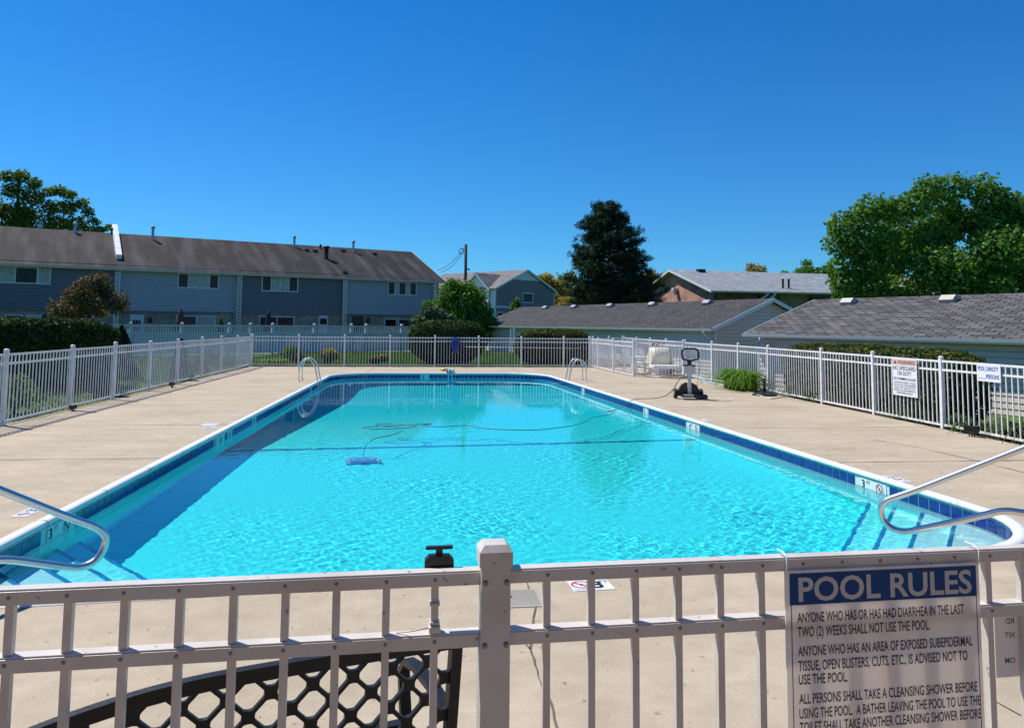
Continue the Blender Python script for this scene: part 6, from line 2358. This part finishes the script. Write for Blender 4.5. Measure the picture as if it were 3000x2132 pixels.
straps('daylily', 'bright green daylily clump growing through the right fence onto the deck', (8.40, 19.7, 0.0), (0.42, 1.05), 330, 0.80, LF['lily'], 61)
p = gp(780, 1073)
straps('daylily', 'bright green strap leaved clump behind the far fence near the left corner', (p.x, 30.95, -0.05), (0.8, 0.4), 300, 0.48, LF['lily'], 62)
# bed between the right fence and the garage
mb = MB()
ny_ = 30
for j in range(ny_ + 1):
    y = 3 + 27 * j / ny_
    for x in (8.72, 9.3, 10.0, 10.8, 11.6):
        mb.v.append((x, y, gz(x, y) + 0.03 + 0.02 * sin(3 * y + x * 5)))
for j in range(ny_):
    for i in range(4):
        a = j * 5 + i
        mb.f.append((a, a + 1, a + 6, a + 5))
        mb.smooth.append(True)
struct(mb.build('planting_bed', M['mulch']))
rb_ = random.Random(9)
for i, (x, y, h, n) in enumerate(((9.15, 16.6, 0.50, 90), (9.2, 13.6, 0.45, 110), (9.25, 12.6, 0.40, 110), (9.1, 11.8, 0.36, 90), (9.3, 10.9, 0.55, 140), (9.25, 10.1, 0.55, 130), (9.2, 17.6, 0.65, 120), (9.15, 21.3, 0.5, 90))):
    straps('bed_plant', ('grassy plant in the bed just behind the right fence, number %s counted from the far end' % ('one', 'two', 'three', 'four', 'five', 'six', 'seven', 'eight')[[7, 6, 0, 1, 2, 3, 4, 5].index(i)]) if False else
           ['green grassy plant behind the right fence beside the umbrella base', 'dull low grassy plant behind the right fence below the warning sign', 'dull low plant behind the right fence just right of the warning sign', 'small dull plant behind the right fence left of the capacity sign', 'green grassy plant behind the right fence above the spot lamp', 'green grassy plant behind the right fence at the right picture edge', 'taller green plant behind the right fence left of the clipped hedge', 'low green plant behind the right fence left of the daylily clump'][i],
           (x, y, gz(x, y)), (0.45, 0.45), n, h, LF['drygrass'], 70 + i)

# ------------------------------------------------------------------ trees
rng = np.random.default_rng(77)
def base_at(px, Z_, z=None):
    q = at(px, 950, Z_)
    return (q.x, q.y, gz(q.x, q.y) if z is None else z)
# big maple at right
Zm = 46
b = base_at(2790, Zm)
def topz_(px, py, Z_): return at(px, py, Z_).z
zt = topz_(2780, 525, Zm)
rm = np.random.default_rng(1)
lo = rnd_lobes((0.2, 0, zt * 0.52), (6.6, 6.0, zt * 0.56), 44, rm, (0.17, 0.30), 0.9, -0.95)
for (qx, qy) in ((2440, 690), (2452, 640), (2500, 620), (2535, 590), (2600, 592), (2655, 575), (2700, 535), (2770, 528), (2850, 530), (2890, 565), (2450, 760), (2455, 800), (2470, 840), (2500, 700), (2520, 760), (2530, 820), (2560, 680), (2590, 740), (2600, 860), (2560, 860), (2760, 880), (2930, 580), (2960, 620), (2990, 600), (2920, 660), (2980, 700), (2900, 740), (2960, 800), (2860, 640), (2850, 820), (2700, 800), (2680, 680)):
    q_ = at(qx + 22, qy + 22, Zm - 1.5)
    lo.append((q_.x - b[0], q_.y - b[1], q_.z - b[2], 1.05, 1.1, 0.9))
tree('maple_tree', 'large dense green maple behind the right garage', 'tree', b, lo, 62000, 0.135, LF['maple'], 101, 0.35, 0.6, 0.8, 0.6)
b = base_at(3080, 52)
zt = topz_(2990, 548, 52)
lo = rnd_lobes((-1.0, 0, zt * 0.55), (6.2, 5.5, zt * 0.50), 30, np.random.default_rng(2), (0.26, 0.38), 0.9, -0.9)
tree('maple_tree', 'yellowish green tree at the right picture edge beside the dense maple', 'tree', b, lo, 26000, 0.15, LF['yellowgreen'], 102, 0.3)
# oak behind the townhouses
b = base_at(60, 82)
zt = topz_(60, 505, 82)
lo = []
r_ = np.random.default_rng(3)
lo = rnd_lobes((-4.5, 0, zt * 0.52), (8.5, 6.0, zt * 0.30), 30, r_, (0.12, 0.24), 0.8, -0.8)
for (qx, qy, qr) in ((-30, 505, 1.1), (20, 498, 0.9), (62, 500, 1.0), (100, 520, 0.9), (40, 540, 1.3), (95, 560, 1.3), (140, 545, 0.8), (172, 542, 0.9), (205, 553, 0.8), (150, 590, 1.2), (200, 590, 1.2), (240, 578, 0.8), (256, 604, 0.8), (275, 632, 0.7), (296, 655, 0.6), (318, 648, 0.55), (160, 640, 1.7), (220, 640, 1.4), (60, 610, 2.2), (-60, 560, 2.2), (120, 670, 1.8), (262, 660, 0.9)):
    q_ = at(qx, qy + 18, 82)
    lo.append((q_.x - b[0], q_.y - b[1], q_.z - b[2], qr, qr, qr * 0.8))
tree('oak_tree', 'olive green oak crown rising behind the townhouse roof at left', 'tree', b, lo, 30000, 0.15, LF['oak'], 103, 0.4, 0.6, 0.95, 0.45)
# bronze tree before the townhouse
Zb = 37
b = base_at(262, Zb)
zt = topz_(275, 790, Zb)
lo = rnd_lobes((0, 0, 2.55), (1.85, 1.6, 1.6), 20, np.random.default_rng(4), (0.22, 0.36), 0.9, -0.9) + [(0.4, 0, 3.75, 0.6, 0.6, 0.5), (-1.3, 0, 2.3, 0.8, 0.7, 0.6), (1.35, 0, 2.6, 0.55, 0.6, 0.7)]
tree('crab_apple', 'bronze leaved small tree in front of the left townhouse', 'tree', b, lo, 12000, 0.075, LF['bronze'], 104, 0.1, 0.5, 1.0, 0.3)
# green tree by the pole
Zg = 50
b = base_at(1360, Zg)
lo = [(0, 0, 3.0, 1.5, 1.4, 1.2), (-0.9, 0, 3.7, 1.0, 1.0, 0.9), (0.6, 0, 3.5, 1.0, 1.0, 0.8), (1.25, -0.3, 2.4, 0.75, 0.8, 0.9), (-1.35, 0, 2.9, 0.8, 0.9, 0.8), (0.1, 0, 4.1, 0.8, 0.8, 0.6), (-0.7, 0, 4.3, 0.7, 0.7, 0.55), (1.5, 0, 1.7, 0.6, 0.7, 0.7), (0.6, -0.3, 1.9, 0.9, 0.9, 0.8)]
rt_ = np.random.default_rng(12)
lo = [(x * 1.1, y, z * 1.02, a * 0.95, bb, c_ * 0.95) for x, y, z, a, bb, c_ in lo] + [(x * 1.1 + rt_.normal(0, a * 0.8), y + rt_.normal(0, 0.6), min(4.1, z + rt_.normal(0, c_ * 0.8)), 0.35, 0.4, 0.32) for x, y, z, a, bb, c_ in lo for _ in range(3)]
tree('green_tree', 'bright green broad tree hiding the foot of the utility pole', 'tree', b, lo, 16000, 0.085, LF['maple'], 105, 0.12, 0.6, 0.9, 0.4)
b = base_at(1270, 44)
lo = rnd_lobes((0, 0, 1.7), (1.6, 1.2, 1.35), 12, np.random.default_rng(6), (0.3, 0.45), 0.9, -0.9)
tree('viburnum', 'grey green bushy viburnum left of the green tree above the clipped yew', 'shrub', b, lo, 5500, 0.09, LF['viburnum'], 106, 0.06)
b = base_at(1366, 42)
cone_shrub('dark_conifer', 'slim dark conifer in front of the green tree', (b[0], b[1], -0.05), 0.45, 2.75, 1800, 0.07, LF['pine'], 107, 'tree', 0.6)
# young tree in front of the grey house
b = base_at(1510, 84, 0.9)
lo = [(0, 0, 3.2 - 0.9, 0.75, 0.7, 1.2), (0.1, 0, 4.1 - 0.9, 0.45, 0.45, 0.7), (-0.2, 0, 2.4 - 0.9, 0.7, 0.6, 0.6)]
tree('young_tree', 'young light green tree before the grey house wall', 'tree', b, lo, 900, 0.14, LF['shrub'], 108, 0.05)
# trees far behind, still leafing out
for i, (px, Z_, wpx, pyt, lm, lab) in enumerate(((1605, 125, 130, 800, 'ochre', 'ochre budding tree directly right of the grey house'), (1690, 132, 150, 800, 'yellowgreen', 'yellow green budding tree left of the dark pine'), (1640, 118, 150, 850, 'ochre', 'low ochre budding tree in front of the distant row left of the pine'),
                                              (1745, 120, 120, 820, 'ochre', 'ochre budding tree close behind the left side of the pine'), (1905, 120, 130, 785, 'ochre', 'ochre budding tree between the pine and the brick building'), (1960, 128, 90, 800, 'yellowgreen', 'yellow green tree top just left of the brick gable'),
                                              (2235, 115, 120, 768, 'ochre', 'ochre tree top over the middle of the pale roof'), (2330, 108, 110, 790, 'maple', 'green tree top over the right part of the pale roof'), (2395, 100, 130, 757, 'maple', 'green tree top against the left side of the large maple'),
                                              (1240, 118, 120, 800, 'yellowgreen', 'yellow green tree top behind the right end of the townhouse roof'), (1350, 125, 110, 812, 'ochre', 'faint budding tree top behind the utility pole'))):
    b = base_at(px, Z_)
    R_ = wpx / F * Z_ / 2
    zt = topz_(px, pyt, Z_) - b[2]
    lo = rnd_lobes((0, 0, zt * 0.58), (R_ * 1.5, R_ * 1.2, zt * 0.50), 26, np.random.default_rng(200 + i), (0.16, 0.30), 0.9, -0.9)
    tree('distant_tree', lab, 'tree', b, lo, 9000, 0.20, LF[lm], 210 + i, 0.2, 0.55, 1.0, 0.4)
# the pine: whorls of drooping boughs with needle tufts
Zp = 62
bx_, by_, bz_ = base_at(1795, Zp)
pine = thing('pine_tree', 'tall dark pine standing between the grey house and the brick building', 'tree', (bx_, by_, bz_))
zt = topz_(1770, 592, Zp) - bz_
rng = np.random.default_rng(301)
br = MB()
br.tube([(0, 0, 0), (-0.1, 0, zt * 0.5), (-0.6, 0, zt * 0.98)], [0.34, 0.22, 0.05], 9)
PT, NT = [], []
pxw = 1 / F * Zp
def prof_r(f_):                                    # half width of the crown over relative height
    pts = [(0.0, 2.6), (0.12, 3.4), (0.25, 3.9), (0.42, 3.55), (0.6, 2.95), (0.72, 2.5), (0.85, 1.85), (0.94, 1.1), (1.0, 0.25)]
    for (a, ra), (b2_, rb2) in zip(pts[:-1], pts[1:]):
        if a <= f_ <= b2_:
            return ra + (rb2 - ra) * (f_ - a) / (b2_ - a)
    return 0.3
lev = 0.16
while lev < 0.99:
    nb_ = 12 if lev < 0.8 else 11
    for k in range(nb_):
        a = rng.uniform(0, 2 * pi)
        R_ = prof_r((lev - 0.16) / 0.84) * rng.uniform(0.72, 1.14) * (1.12 if cos(a) > 0.3 and lev < 0.5 else 1.0)
        z0_ = zt * lev + rng.normal(0, 0.12)
        tx0 = -0.6 * lev * lev
        up = 0.06 + 0.34 * lev ** 3
        pts = []
        for i in range(6):
            f_ = i / 5
            pts.append(Vector((tx0 + cos(a) * R_ * f_, sin(a) * R_ * f_, z0_ + R_ * (up * f_ - 0.16 * sin(pi * f_) * (1 - lev)))))
        br.tube(pts, [0.06, 0.05, 0.04, 0.03, 0.02, 0.01], 5, cap=False)
        ntuft = int(6 + R_ * 7)
        for q in range(ntuft):
            f_ = rng.uniform(0.22, 1.0) ** 0.7
            c_ = pts[0].lerp(pts[-1], f_)
            j_ = min(4, int(f_ * 5))
            c_ = pts[j_].lerp(pts[j_ + 1], f_ * 5 - j_)
            sd = Vector((-sin(a), cos(a), 0)) * rng.normal(0, 0.22 * R_ * (1.15 - 0.5 * f_)) * 0.9
            c_ = c_ + sd + Vector((0, 0, rng.normal(0.04, 0.07)))
            nn_t = 12
            for _ in range(nn_t):
                PT.append(c_ + Vector(rng.normal(0, 0.11, 3)))
                NT.append((cos(a) * 0.3, sin(a) * 0.3, 0.8))
    lev += 0.027
rngp = np.random.default_rng(302)
obj('crown', leaves('crown', np.array([p[:] for p in PT]), np.array(NT), 0.12, LF['pine'], rngp, 0.22, 1.0), pine)
br.build('trunk', M['bark'], pine)

# everything that stands in or under the water is lit through it
def receive(o):
    if o.type == 'MESH':
        o.cycles.is_caustics_receiver = True
    for c in o.children:
        receive(c)
for o in list(COL.objects):
    if o.parent is None and o.name.split('.')[0] in ('swimming_pool', 'pool_cleaner', 'pool_ladder', 'cleaner_cable', 'water_spout'):
        receive(o)

# ------------------------------------------------------------------ groups of repeats
GROUPS = dict(picket_fence='white picket fences round the pool', distant_tree='budding trees in the distance', maple_tree='large trees behind the right garage', clipped_yew='clipped yews round the pool',
              juniper='upright junipers outside the left fence', barberry='yellow topped barberries behind the far fence', daylily='strap leaved daylily clumps', bed_plant='grassy plants in the bed behind the right fence',
              patio_umbrella='furled patio umbrellas behind the vinyl fence', pool_ladder='steel ladders at the far corners of the pool', pool_handrail='steel handrails over the corner steps', depth_plate='white depth plates set in the deck',
              skimmer_hatch='square hatches in the deck', spot_lamp='black spot lamps at the foot of the fences', garage_building='long low garages on the right', parked_car='cars parked beyond the lawn',
              service_wire='service wires to the townhouse', plastic_chair='white plastic chairs in the fenced corner', leafy_shrub='leafy shrubs behind the fences', white_post='slim white posts by the second yew',
              garden_hose='hoses on the right deck')
for o in list(COL.objects):
    if o.parent is None and 'category' in o:
        b = o.name.split('.')[0]
        if b in GROUPS:
            o['group'] = GROUPS[b]
